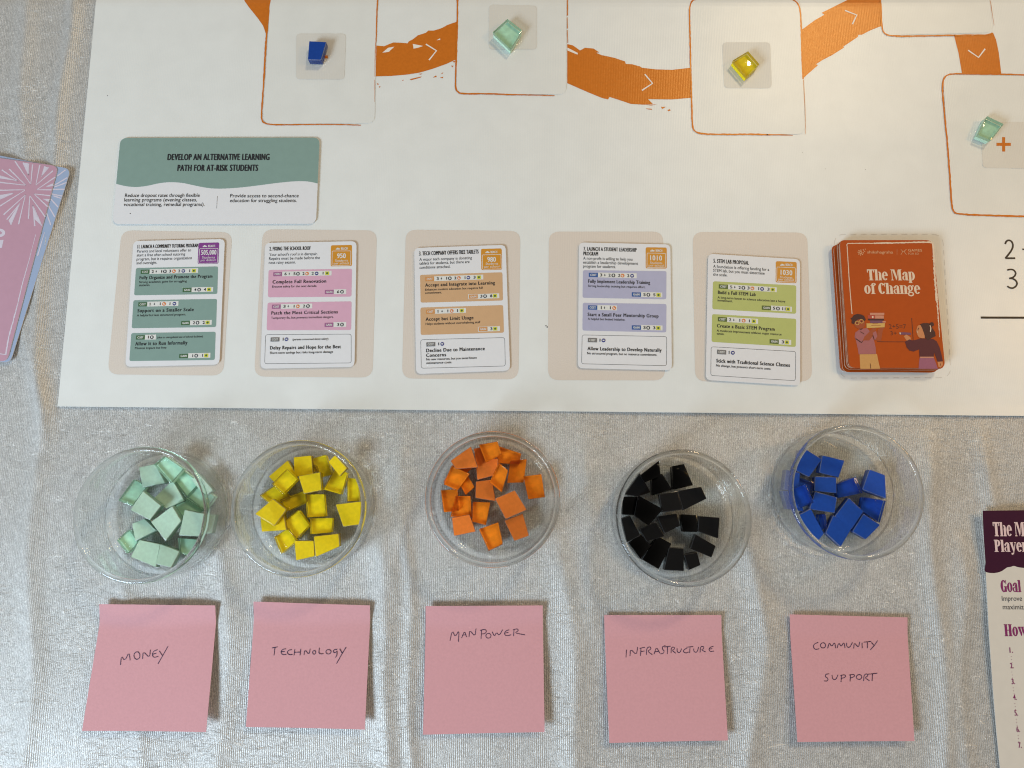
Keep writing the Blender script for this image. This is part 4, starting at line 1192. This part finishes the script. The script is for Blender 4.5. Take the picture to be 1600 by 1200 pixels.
# ================================================================== sticky notes
NOTES = [
 ("money", "pink sticky note handwritten MONEY, below the bowl of pale green tiles", ((155, 944), (336, 946), (322, 1144), (128, 1142)), 0.0066, 0.0030,
  (100, 920, 3.2), [[(283, 380), (287, 335), (304, 361), (326, 316), (331, 358)], 'o 365 334 15 19', [(393, 350), (396, 312), (428, 346), (432, 305)], [(468, 304), (448, 312), (441, 328), (448, 344), (471, 338)], [(443, 328), (462, 322)], [(476, 310), (494, 335)], [(520, 287), (496, 330), (470, 375)]]),
 ("technology", "pink sticky note handwritten TECHNOLOGY, below the bowl of yellow tiles", ((396, 940), (578, 946), (570, 1140), (384, 1136)), 0.0052, 0.0024,
  (100, 920, 3.2), [[(1040, 296), (1068, 290)], [(1055, 293), (1050, 333)], [(1110, 300), (1091, 303), (1084, 317), (1092, 330), (1112, 328)], [(1085, 315), (1104, 313)], [(1140, 304), (1122, 307), (1115, 319), (1125, 330), (1143, 328)], [(1154, 302), (1150, 333)], [(1184, 300), (1180, 333)], [(1152, 318), (1182, 316)], [(1200, 331), (1204, 303), (1225, 330), (1231, 300)], 'o 1251 318 8 9', [(1277, 295), (1273, 325), (1297, 325)], 'o 1322 315 13 11', [(1366, 303), (1350, 304), (1345, 315), (1356, 321), (1366, 308), (1364, 334), (1357, 343)], [(1378, 300), (1391, 322)], [(1410, 292), (1388, 328), (1363, 373)]]),
 ("manpower", "pink sticky note handwritten MANPOWER, below the bowl of orange tiles", ((665, 947), (848, 946), (851, 1144), (661, 1148)), 0.0040, 0.0019,
  (600, 920, 3.2), [[(330, 260), (341, 207), (356, 241), (376, 205), (372, 265)], [(388, 246), (402, 210), (413, 241)], [(392, 232), (410, 230)], [(425, 241), (428, 205), (455, 239), (460, 199)], [(485, 250), (488, 205)], [(480, 208), (505, 202), (513, 213), (505, 224), (488, 226)], 'o 522 235 13 12', [(541, 215), (552, 239), (562, 217), (576, 235), (593, 204)], [(626, 205), (608, 211), (601, 224), (610, 236), (636, 230)], [(602, 222), (622, 218)], [(648, 236), (650, 203)], [(645, 205), (668, 199), (672, 210), (654, 220), (680, 226), (705, 230)]]),
 ("infrastructure", "pink sticky note handwritten INFRASTRUCTURE, below the bowl of black tiles", ((944, 961), (1127, 961), (1137.5, 1157), (952, 1161)), 0.0040, 0.0010,
  (600, 920, 3.2), [[(1212, 304), (1210, 343)], [(1230, 336), (1232, 300), (1262, 332), (1268, 291)], [(1282, 335), (1285, 297)], [(1278, 298), (1305, 292)], [(1285, 314), (1302, 311)], [(1312, 330), (1314, 295), (1330, 289), (1336, 301), (1317, 312), (1342, 330)], [(1350, 326), (1362, 291), (1379, 322)], [(1355, 315), (1375, 312)], [(1407, 284), (1391, 289), (1392, 303), (1402, 312), (1395, 325), (1382, 325)], [(1402, 291), (1433, 287)], [(1418, 290), (1416, 326)], [(1435, 322), (1436, 293), (1450, 291), (1453, 302), (1439, 308), (1459, 322)], [(1465, 298), (1466, 317), (1480, 320), (1488, 299)], [(1516, 298), (1501, 302), (1495, 314), (1509, 322), (1523, 316)], [(1512, 292), (1546, 289)], [(1530, 290), (1528, 321)], [(1548, 299), (1550, 316), (1565, 318), (1573, 291)], [(1580, 319), (1582, 290), (1597, 287), (1600, 299), (1585, 304), (1608, 316)], [(1647, 287), (1629, 293), (1623, 304), (1632, 315), (1650, 311)], [(1625, 302), (1641, 299)]]),
 ("community", "pink sticky note handwritten COMMUNITY SUPPORT, below the bowl of blue tiles", ((1234, 960), (1418, 964.7), (1429, 1158), (1246, 1159.6)), 0.0045, 0.0006,
  (1000, 920, 3.2), [[(891, 268), (873, 274), (865, 289), (875, 304), (896, 300)], 'o 915 283 13 13', [(938, 298), (946, 268), (958, 291), (973, 265), (978, 297)], [(985, 297), (994, 268), (1005, 291), (1020, 265), (1025, 296)], [(1032, 270), (1034, 290), (1048, 295), (1062, 268)], [(1068, 298), (1071, 268), (1092, 295), (1099, 265)], [(1110, 270), (1111, 297)], [(1118, 267), (1156, 263)], [(1136, 266), (1137, 297)], [(1156, 268), (1170, 283)], [(1188, 259), (1172, 282), (1152, 305)],
   [(946, 425), (928, 427), (926, 440), (942, 450), (935, 462), (920, 460)], [(960, 430), (962, 452), (979, 455), (990, 430)], [(1005, 466), (1007, 430)], [(1002, 433), (1025, 429), (1029, 441), (1008, 448)], [(1050, 463), (1052, 428)], [(1046, 431), (1070, 427), (1073, 439), (1052, 446)], 'o 1095 441 14 12', [(1118, 461), (1120, 428), (1137, 425), (1139, 437), (1123, 444), (1147, 460)], [(1140, 427), (1186, 422)], [(1162, 426), (1160, 461)]]),
]
CLZ = 0.0006
def lerp(a, b, t): return a + (b - a) * t
for nm, label, c4, lift, crest, crop, strokes in NOTES:
    def prof(u, v, lift=lift, crest=crest):
        # stuck flat at the top strip, then bends up towards the loose lower edge
        k0 = .16 + .02 * math.sin(u * 4)
        soft = lambda q: 0.5 * (q + math.sqrt(q * q + .0012))
        base = crest * soft((k0 - v) / k0)
        t = soft((v - k0) / (1 - k0))
        return CLZ + 0.0006 + base + lift * t * (1 - .12 * math.sin(math.pi * u))
    zs = [prof(0, 0), prof(1, 0), prof(1, 1), prof(0, 1)]
    W4 = [P(*p, z_) for p, z_ in zip(c4, zs)]
    n = 28
    V = []
    for j in range(n + 1):
        for i in range(n + 1):
            u_, v_ = i / n, j / n
            a, b = W4[0].lerp(W4[1], u_), W4[3].lerp(W4[2], u_)
            q = a.lerp(b, v_)
            V.append((q.x, q.y, prof(u_, v_)))
    m = (n + 1) ** 2
    V += [(x, y, z_ - .00012) for x, y, z_ in V]
    idx = lambda i, j: j * (n + 1) + i
    Fc = []
    for j in range(n):
        for i in range(n):
            a, b, c_, d = idx(i, j), idx(i, j + 1), idx(i + 1, j + 1), idx(i + 1, j)
            Fc.append((a, b, c_, d)); Fc.append((m + d, m + c_, m + b, m + a))
    rim = [idx(i, 0) for i in range(n)] + [idx(n, j) for j in range(n)] + [idx(i, n) for i in range(n, 0, -1)] + [idx(0, j) for j in range(n, 0, -1)]
    for a, b in zip(rim, rim[1:] + rim[:1]): Fc.append((a, b, m + b, m + a))
    note = mesh_obj("sticky_note", V, Fc, [MATS["sticky_pink"]], smooth=True)
    note.data.set_sharp_from_angle(angle=math.radians(40))
    tag(note, label, "sticky note", "pink sticky notes with handwriting")
    # pen strokes lying on the curved paper
    x0, x1 = min(p[0] for p in c4), max(p[0] for p in c4)
    y0, y1 = c4[0][1], c4[3][1]
    k = Ink(0)
    for s in strokes:
        if isinstance(s, str):
            _, a, b, ra, rb = s.split()
            a, b, ra, rb = map(float, (a, b, ra, rb))
            s = [(a + ra * math.cos(t * .5 - 1.2), b + rb * math.sin(t * .5 - 1.2)) for t in range(13)]
            s.append((s[0][0] + 2, s[0][1] - 1))
        else:
            s = smooth_line(s, 1)
        pts = []
        for x, y in resample(s, 4):
            px, py = crop[0] + x / crop[2], crop[1] + y / crop[2]
            v_ = (py - y0) / (y1 - y0); u_ = (px - x0) / (x1 - x0)
            q = P(px, py, prof(u_, v_) + .0001)
            pts.append((q.x, q.y))
        b0 = len(k.v)
        k.line(pts, 0.00044, "pen_ink", 0, .22)
    co = []
    inv = lambda y: (W4[0].y - y) / (W4[0].y - W4[3].y)
    for x, y, _ in k.v:
        v_ = inv(y); u_ = (x - W4[3].x) / (W4[2].x - W4[3].x)
        co.append((x, y, prof(max(0, min(1, u_)), v_) + .00012))
    k.v = co
    k.build("handwriting", note)

# ================================================================== glass bowls
BH, RO = 0.0372, 0.0408
def bowl_profile():
    o = [(0.0, 0.0), (0.020, 0.0), (0.0335, 0.0002)]
    for i in range(7):                                   # outer foot curve
        t = i / 6 * math.pi / 2
        o.append((RO - .0042 - .0008 + .0042 * math.sin(t), .0042 - .0042 * math.cos(t) + .0002))
    o += [(RO - .0005, .014), (RO - .0002, .026), (RO, BH - .002)]
    for i in range(7):                                   # rounded lip
        t = i / 6 * math.pi
        o.append((RO - .0015 + .0015 * math.cos(t), BH - .0010 + .0010 * math.sin(t)))
    o += [(RO - .0027, .026), (RO - .0028, .014)]
    for i in range(7):
        t = i / 6 * math.pi / 2
        o.append((RO - .0030 - .0034 + .0034 * math.cos(t), .0026 + .0034 - .0034 * math.sin(t)))
    o += [(.020, .0025), (0.0, .0024)]
    return o
def lathe(name, prof, mats, n=96):
    v, f = [], []
    rows = []
    for r_, z_ in prof:
        if r_ == 0: rows.append([len(v)]); v.append((0, 0, z_))
        else:
            rows.append(list(range(len(v), len(v) + n)))
            v += [(r_ * math.cos(2 * math.pi * i / n), r_ * math.sin(2 * math.pi * i / n), z_) for i in range(n)]
    for a, b in zip(rows, rows[1:]):
        for i in range(n):
            j = (i + 1) % n
            if len(a) == 1: f.append((a[0], b[j], b[i]))
            elif len(b) == 1: f.append((a[i], a[j], b[0]))
            else: f.append((a[i], a[j], b[j], b[i]))
    return mesh_obj(name, v, f, mats, smooth=True)
BZ = 0.0006
BOWLS = {
 'mint': ((219, 804), "round clear glass bowl holding pale green glass tiles, above the MONEY note"),
 'yellow': ((466, 793.5), "round clear glass bowl holding yellow glass tiles, above the TECHNOLOGY note"),
 'orange': ((769.5, 779), "round clear glass bowl holding orange glass tiles, above the MANPOWER note"),
 'black': ((1069, 808.5), "round clear glass bowl holding black glass tiles, above the INFRASTRUCTURE note"),
 'blue': ((1339, 768), "round clear glass bowl holding blue glass tiles, above the COMMUNITY SUPPORT note"),
}
bowl0 = None
BC = {}
for kx, (pc, label) in BOWLS.items():
    q = P(*pc, BZ + BH)
    if bowl0 is None:
        bowl0 = b = lathe("glass_bowl", bowl_profile(), [MATS["bowl_glass"], MATS["bowl_rim_glass"], MATS["bowl_foot_glass"]])
        for pg in b.data.polygons: pg.material_index = 1 if pg.center.z > BH - .0030 else 2 if pg.center.z < .0060 and math.hypot(pg.center.x, pg.center.y) > .0345 else 0
    else:
        b = bowl0.copy(); COL.objects.link(b)
    b.location = (q.x, q.y, BZ)
    b.rotation_euler = (0, 0, random.uniform(0, 6))
    BC[kx] = (q.x, q.y)
    tag(b, label, "bowl", "glass bowls holding tiles")

# ================================================================== glass tiles
TT = 0.0060
def tile(colour, quad, side, z0, label, group, bowl=None, tilt=None):
    """glass block with one painted face; side 'P' shows the paint, 'G' shows the glass"""
    zt = z0 + TT
    K = 1.02 if bowl else 1.0
    w = [P(*q, zt) for q in quad]
    cx, cy = sum(p.x for p in w) / len(w), sum(p.y for p in w) / len(w)
    pts = [((p.x - cx) * K, (p.y - cy) * K) for p in w]
    if bowl:
        bx, by = BC[bowl]
        lim = RO - .0044 if z0 > BZ + .006 else RO - .0062
        m = max(math.hypot(cx + x - bx, cy + y - by) for x, y in pts)
        if m > lim:
            d = math.hypot(cx - bx, cy - by)
            s = min(m - lim, d)
            cx -= (cx - bx) / d * s; cy -= (cy - by) / d * s
    a = sum(p[0] * q[1] - q[0] * p[1] for p, q in zip(pts, pts[1:] + pts[:1]))
    if a < 0: pts = pts[::-1]
    n = len(pts)
    name = "glass_tile"
    pr = 0.00025 if side == 'P' else 0.0028
    lo, hi = (-TT, -pr + .0001) if side == 'P' else (-TT + pr - .0001, 0)
    # the glass
    bm = bmesh.new()
    grow = [random.uniform(.97, 1.0) for _ in range(n)]
    vb = [bm.verts.new((x * g, y * g, lo)) for (x, y), g in zip(pts, grow)]
    vt = [bm.verts.new((x, y, hi)) for x, y in pts]
    bm.faces.new(vb[::-1]); bm.faces.new(vt)
    for i in range(n): bm.faces.new((vb[i], vb[(i + 1) % n], vt[(i + 1) % n], vt[i]))
    bmesh.ops.bevel(bm, geom=bm.edges[:], offset=.00055, segments=2, affect='EDGES', profile=.6)
    me = bpy.data.meshes.new(name); bm.to_mesh(me); bm.free()
    me.materials.append(MATS["tile_glass_" + colour])
    me.materials.append(MATS["tile_side_" + colour])
    me.materials.append(MATS["tile_edge_" + colour])
    for p in me.polygons:
        p.use_smooth = True
        nz_ = p.normal.z
        p.material_index = 1 if abs(nz_) < .25 else 2 if side == 'P' and .25 <= nz_ < .97 else 0
    me.set_sharp_from_angle(angle=math.radians(28))
    o = link(bpy.data.objects.new(name, me))
    o.location = (cx, cy, zt)
    t = tilt or (random.uniform(-.05, .05), random.uniform(-.05, .05))
    o.rotation_euler = (t[0], t[1], 0)
    # the painted face
    z_a, z_b = (-pr, .00005) if side == 'P' else (-TT - .00005, -TT + pr)
    slab_prism("painted_face", round_poly([(x * .95, y * .95) if side == 'P' else (x * .97, y * .97) for x, y in pts], .0005, 2), z_a, z_b, MATS["tile_paint_" + ("" if side == 'P' else "deep_") + colour], o)
    tag(o, label, "glass tile", group)
    return o
FZ = BZ + 0.0027
LV = [FZ, FZ + TT + .0008, FZ + 2 * TT + .0012]
CR = {'A1': (170, 690, 8), 'A2': (170, 770, 8), 'B1': (380, 675, 7.273), 'B2': (380, 770, 7.273), 'C1': (660, 670, 7.273), 'C2': (660, 760, 7.273),
      'D1': (950, 700, 8), 'D2': (950, 790, 8), 'E1': (1190, 680, 7.619), 'E2': (1190, 770, 7.619)}
T = {}
T['mint'] = [
 ('A1', (360, 280, 565, 236, 690, 476, 405, 530), 'P', 0, "matt green tile at the top left of the green pile, beside the topmost glassy one"),
 ('A1', (570, 240, 700, 136, 930, 292, 770, 470), 'G', 1, "glassy pale green tile with a dark green left side, topmost in the green pile"),
 ('A1', (795, 470, 910, 352, 1115, 512, 960, 690), 'G', 0, "glassy green tile touching the lower right of the topmost green one"),
 ('A1', (550, 722, 795, 480, 945, 740, 715, 838), 'P', 0, "large matt green tile with a white right edge, upper middle of the pile"),
 ('A1', (970, 692, 1130, 536, 1320, 690, 1190, 860), 'G', 0, "glassy pale green tile crossing under the right rim of the green bowl"),
 ('A1', (1150, 390, 1240, 310, 1420, 520, 1320, 600), 'P', 0, "dim green tile farthest to the upper right, seen through the bowl wall"),
 ('A1', (115, 735, 310, 475, 455, 568, 280, 805), 'G', 0, "glassy green tile with a bright inner face, leftmost in the green pile"),
 ('A1', (270, 855, 430, 620, 650, 802, 510, 980), 'P', 1, "matt pale green tile leaning against the leftmost glassy green tile"),
 ('A2', (525, 365, 795, 165, 905, 350, 705, 600), 'P', 1, "brightest, bluish white green tile on top in the middle of the green pile"),
 ('A2', (285, 385, 440, 325, 600, 470, 330, 600), 'P', 0, "matt pale green tile just left of the brightest green tile"),
 ('A2', (950, 212, 1190, 262, 1135, 545, 880, 530), 'P', 1, "upright matt green tile between the brightest green tile and the right rim"),
 ('A2', (862, 566, 1110, 590, 1000, 800, 880, 742), 'G', 0, "deep green glassy tile shaded under the lower right rim of its bowl"),
 ('A2', (1220, 285, 1430, 295, 1385, 530, 1185, 548), 'P', 0, "pale bluish green tile seen through the bowl wall, nearest the yellow bowl"),
 ('A2', (100, 592, 240, 462, 350, 620, 225, 760), 'G', 0, "small glassy green tile at the lower left end of the green pile"),
 ('A2', (380, 588, 640, 642, 590, 930, 275, 800), 'P', 0, "large matt green tile at the bottom of the green pile"),
 ('A2', (648, 664, 885, 758, 780, 960, 592, 915), 'P', 0, "lowest pale green tile, touching the large matt one of the green pile"),
 ('A1', (760, 850, 930, 700, 1180, 860, 950, 960), 'G', 0, "dark green tile buried between the upper tiles of the green pile"),
]
T['yellow'] = [
 ('B1', (230, 440, 450, 255, 555, 430, 340, 560), 'P', 0, "large dark yellow tile at the upper left of the yellow pile"),
 ('B1', (550, 172, 750, 152, 770, 366, 560, 400), 'P', 0, "square dull yellow tile at the top centre of the yellow pile"),
 ('B1', (780, 232, 950, 186, 1020, 410, 890, 446), 'G', 0, "glassy yellow tile right of the square one at the top of the yellow pile"),
 ('B1', (985, 312, 1060, 240, 1195, 385, 1112, 476), 'P', 1, "bright small yellow tile right under the white glint on the yellow bowl's rim"),
 ('B1', (320, 590, 490, 425, 610, 540, 450, 700), 'G', 1, "bright glassy yellow tile lying on the large dark yellow one"),
 ('B1', (1030, 425, 1180, 460, 1110, 710, 912, 652), 'G', 0, "glassy yellow tile at the right of the yellow pile, below the small bright one"),
 ('B1', (1215, 505, 1340, 520, 1345, 770, 1215, 775), 'G', 0, "narrow upright yellow tile against the right wall of the yellow bowl"),
 ('B1', (572, 442, 830, 374, 850, 445, 592, 500), 'G', 0, "yellow tile standing on edge, its grey green glass side up"),
 ('B1', (625, 502, 875, 456, 890, 660, 690, 700), 'P', 1, "light yellow square tile on top in the centre of the yellow pile"),
 ('B1', (130, 700, 330, 565, 470, 730, 250, 810), 'G', 0, "glassy yellow tile at the left, under the bright glassy one of the yellow pile"),
 ('B1', (420, 770, 690, 662, 722, 790, 490, 900), 'G', 0, "shaded yellow tile lying in the hollow at the middle of the yellow pile"),
 ('B2', (705, 20, 912, 15, 935, 268, 726, 280), 'G', 0, "glassy yellow tile with a bright upright inner face, right of the middle"),
 ('B2', (130, 240, 340, 70, 490, 190, 352, 375), 'P', 1, "big light yellow tile with a glowing upper edge, left in its bowl"),
 ('B2', (132, 248, 400, 232, 436, 444, 156, 464), 'P', 0, "matt yellow tile mostly covered by the big light yellow one at left"),
 ('B2', (432, 340, 620, 196, 746, 370, 600, 524), 'G', 0, "glassy yellow tile turned diamond-wise just right of the big light yellow one"),
 ('B2', (760, 290, 1010, 286, 1000, 450, 765, 470), 'G', 0, "glassy yellow tile with a bright flat inner face, lower right of the yellow pile"),
 ('B2', (1050, 132, 1340, 96, 1330, 360, 1136, 385), 'P', 0, "lone matt yellow tile at the right side of the yellow bowl"),
 ('B2', (332, 520, 490, 420, 580, 570, 410, 715), 'G', 0, "small glassy yellow tile at the lower left of the yellow pile"),
 ('B2', (580, 545, 800, 545, 812, 722, 600, 770), 'P', 0, "matt yellow tile at the bottom of the yellow pile"),
 ('B2', (802, 496, 1085, 465, 1095, 610, 822, 730), 'P', 0, "widest matt yellow tile at the bottom right of the yellow pile"),
]
T['orange'] = [
 ('C1', (280, 312, 510, 150, 590, 385, 340, 405), 'P', 1, "large flat orange tile at the upper left of the orange pile"),
 ('C1', (152, 555, 265, 345, 425, 425, 285, 650), 'P', 0, "dark orange tile at the left wall, under a glassy one in the orange bowl"),
 ('C1', (560, 125, 762, 85, 790, 300, 592, 330), 'P', 0, "deep orange tile half under the small bright glassy one at the top"),
 ('C1', (240, 632, 330, 420, 535, 510, 400, 695), 'G', 1, "glassy orange tile with white glinting edges lying on the dark one at the left"),
 ('C1', (640, 142, 850, 105, 900, 250, 720, 345), 'G', 1, "small bright glassy orange tile at the top of the orange pile"),
 ('C1', (855, 85, 1155, 185, 1130, 310, 890, 290), 'G', 0, "long slanted orange tile at the top right of the orange pile"),
 ('C1', (602, 348, 860, 335, 850, 520, 622, 580), 'P', 0, "flat orange tile in the middle of the orange pile, below the small bright one"),
 ('C1', (608, 600, 790, 575, 832, 822, 602, 785), 'P', 0, "flat five-sided orange tile in the centre of the orange bowl"),
 ('C1', (868, 385, 970, 470, 900, 720, 762, 605), 'G', 1, "tilted glassy orange tile with streaks of light, leaning on the flat centre ones"),
 ('C1', (1000, 365, 1185, 345, 1150, 610, 962, 615), 'G', 0, "glassy orange tile right of the tilted streaky one"),
 ('C1', (1167, 535, 1370, 510, 1410, 770, 1222, 795), 'G', 0, "glassy orange tile farthest right in the orange bowl, standing apart"),
 ('C2', (826, 140, 1050, 45, 1185, 265, 945, 370), 'P', 1, "large flat orange tile at the lower right of centre, lying over another"),
 ('C1', (400, 590, 510, 525, 590, 660, 490, 750), 'G', 0, "orange tile peeping out below the glassy one with glinting edges"),
 ('C2', (120, 45, 310, 30, 325, 280, 155, 295), 'G', 0, "glassy orange tile at the far left of the orange bowl"),
 ('C2', (375, 112, 545, 110, 560, 352, 317, 345), 'G', 0, "glassy orange tile just right of the one at the far left wall"),
 ('C2', (572, 175, 770, 182, 720, 440, 562, 400), 'G', 0, "glassy orange tile just below the flat five-sided one"),
 ('C2', (280, 402, 480, 366, 550, 560, 305, 610), 'P', 0, "flat light orange tile at the lower left of the orange bowl"),
 ('C2', (640, 490, 860, 410, 910, 660, 752, 735), 'G', 0, "glassy orange tile lowest in the orange bowl"),
 ('C2', (932, 390, 1140, 310, 1210, 560, 1045, 620), 'P', 0, "flat light orange tile at the bottom right of the orange bowl"),
 ('C1', (360, 350, 575, 330, 560, 420, 478, 492), 'P', 0, "dark red orange tile corner under the large flat one at upper left"),
]
T['black'] = [
 ('D1', (382, 290, 612, 112, 630, 300, 442, 380), 'G', 1, "shiny black tile with white glints at the upper left rim of the black pile"),
 ('D1', (180, 560, 370, 292, 505, 532, 350, 582), 'P', 0, "matt black tile against the left wall, below the glinting one"),
 ('D1', (548, 360, 680, 320, 800, 520, 556, 590), 'G', 0, "glossy black tile left of the uppermost black tile"),
 ('D1', (802, 230, 950, 200, 1065, 465, 817, 520), 'G', 0, "uppermost black tile, glossy and narrowing to the top"),
 ('D1', (640, 580, 870, 540, 930, 770, 682, 800), 'P', 1, "matt black tile at the centre of the black pile"),
 ('D1', (876, 540, 1165, 482, 1230, 632, 940, 778), 'P', 1, "wide matt black tile right of the centre of the black pile"),
 ('D1', (150, 600, 370, 600, 360, 830, 142, 822), 'G', 0, "glossy black tile against the left wall at mid height of the black bowl"),
 ('D1', (390, 600, 690, 765, 510, 965, 342, 850), 'G', 1, "glossy black tile set diamond-wise, left of the centre of the black pile"),
 ('D2', (135, 170, 245, 132, 375, 380, 207, 468), 'P', 0, "matt black tile touching the lower left wall of the black bowl"),
 ('D2', (397, 300, 600, 202, 705, 382, 486, 450), 'P', 0, "matt black tile below the diamond-wise glossy one"),
 ('D2', (617, 135, 860, 102, 905, 250, 706, 348), 'P', 0, "matt black tile above the bare patch in the middle of the black bowl"),
 ('D2', (922, 110, 1110, 120, 1120, 330, 940, 326), 'G', 0, "small glossy black tile right of the bare patch in the black bowl"),
 ('D2', (1140, 132, 1395, 152, 1376, 410, 1126, 320), 'P', 0, "matt black tile farthest right in the black bowl"),
 ('D2', (1102, 370, 1355, 516, 1306, 660, 1042, 550), 'P', 0, "matt black tile at the lower right, tilted down to the right"),
 ('D2', (222, 500, 370, 386, 500, 530, 370, 700), 'G', 0, "glossy black tile with a thin white edge line at the lower left wall"),
 ('D2', (602, 430, 775, 526, 612, 840, 412, 722), 'G', 0, "long glossy black tile with two white glints at its lower end"),
 ('D2', (765, 555, 945, 566, 950, 850, 702, 836), 'P', 0, "tall matt black tile at the bottom of the black pile"),
 ('D2', (962, 640, 1125, 606, 1170, 770, 1022, 832), 'P', 0, "smallest matt black tile, at the bottom right of the tall one"),
]
T['blue'] = [
 ('E1', (430, 150 + 10, 510, 150, 700, 265, 550, 475, 392, 402), 'P', 0, "uppermost matt blue tile, half under the left rim of the blue bowl"),
 ('E1', (722, 240, 990, 300, 920, 505, 690, 445), 'P', 0, "square matt blue tile at the top, right of the uppermost one"),
 ('E1', (640, 492, 890, 500, 890, 690, 632, 662), 'P', 0, "matt blue tile just below the square one at the top of the blue pile"),
 ('E1', (432, 496, 635, 560, 600, 700, 392, 622), 'G', 0, "dark glossy blue tile under a brighter glassy one at the left"),
 ('E1', (356, 656, 525, 582, 620, 800, 460, 870), 'G', 1, "bright glassy blue tile lying on the dark glossy one at the left rim"),
 ('E1', (642, 672, 895, 740, 868, 925, 575, 880), 'P', 0, "matt dark blue tile in the centre of the blue pile"),
 ('E1', (900, 580, 1130, 496, 1210, 690, 920, 745), 'G', 0, "glossy dark blue tile with a light outline, right of the centre"),
 ('E1', (1302, 405, 1485, 472, 1490, 750, 1212, 642), 'P', 0, "pale matt blue tile highest on the right side of the blue pile"),
 ('E2', (1220, 52, 1480, 92, 1410, 355, 1192, 202), 'G', 0, "glossy blue tile on the right, below the pale matt one"),
 ('E2', (1040, 62, 1215, 222, 1075, 430, 872, 282), 'P', 0, "matt blue tile turned diamond-wise in the lower middle of the blue pile"),
 ('E2', (1217, 252, 1410, 382, 1240, 555, 1087, 462), 'P', 0, "matt blue tile at the lower right end of the blue pile"),
 ('E2', (425, 272, 580, 192, 745, 490, 667, 590), 'P', 0, "matt blue tile along the lower left rim of the blue bowl"),
 ('E2', (690, 262, 765, 252, 785, 430, 712, 440), 'G', 0, "narrow bright blue tile standing on edge between darker tiles"),
 ('E2', (857, 297, 1082, 437, 945, 670, 768, 505), 'P', 0, "lowest matt blue tile in the blue bowl"),
 ('E1', (180, 380, 350, 420, 330, 640, 150, 620), 'P', 0, "upper of two greyish blue tiles seen through the left bowl wall"),
 ('E1', (140, 680, 340, 690, 400, 930, 200, 900), 'P', 0, "lower of two greyish blue tiles seen through the left bowl wall"),
]
for colour, lst in T.items():
    words = {'mint': "pale green", 'yellow': "yellow", 'orange': "orange", 'black': "black", 'blue': "blue"}[colour]
    for cr, q, side, lv, label in lst:
        ox, oy, sc = CR[cr]
        quad = [(ox + q[i] / sc, oy + q[i + 1] / sc) for i in range(0, len(q), 2)]
        tile(colour, quad, side, LV[lv] + random.uniform(0, .0010), label, words + " glass tiles in a bowl", colour)
MT = MZ + 0.0007
for colour, quad, side, label in (
  ('blue', ((482.8, 63.8), (510, 65.2), (501.5, 93.5), (480.8, 93)), 'P', "single blue glass tile on the mat, half covering a small orange plus sign"),
  ('mint', ((769.5, 50), (793, 29), (816, 47), (797.5, 77)), 'G', "single pale green glass tile on the mat between two stretches of the orange path"),
  ('yellow', ((1145, 94), (1169, 79.5), (1187, 100), (1167, 120)), 'G', "single yellow glass tile on a square of the mat"),
  ('mint', ((1542.5, 181), (1569, 193.5), (1549.5, 219), (1529, 210.5)), 'G', "single pale green glass tile touching an orange plus sign at the right")):
    tile(colour, quad, side, MT, label, None, tilt=(0.001, 0.001))

# a snip of black thread between the first two bowls
pts = [P(350, 829, .0016), P(354, 826, .0022), P(359, 821, .0019)]
V, Fc = [], []
for i, p in enumerate(pts):
    for j in range(6):
        t = j * math.pi / 3
        V.append((p.x + .00022 * math.cos(t), p.y, p.z + .00022 * math.sin(t)))
for i in range(2):
    for j in range(6):
        Fc.append((i * 6 + j, i * 6 + (j + 1) % 6, i * 6 + 6 + (j + 1) % 6, i * 6 + 6 + j))
Fc += [tuple(range(6))[::-1], tuple(range(12, 18))]
th = mesh_obj("thread", V, Fc, [MATS["thread_black"]])
tag(th, "short black snip of thread on the cloth between the green and yellow bowls", "thread")
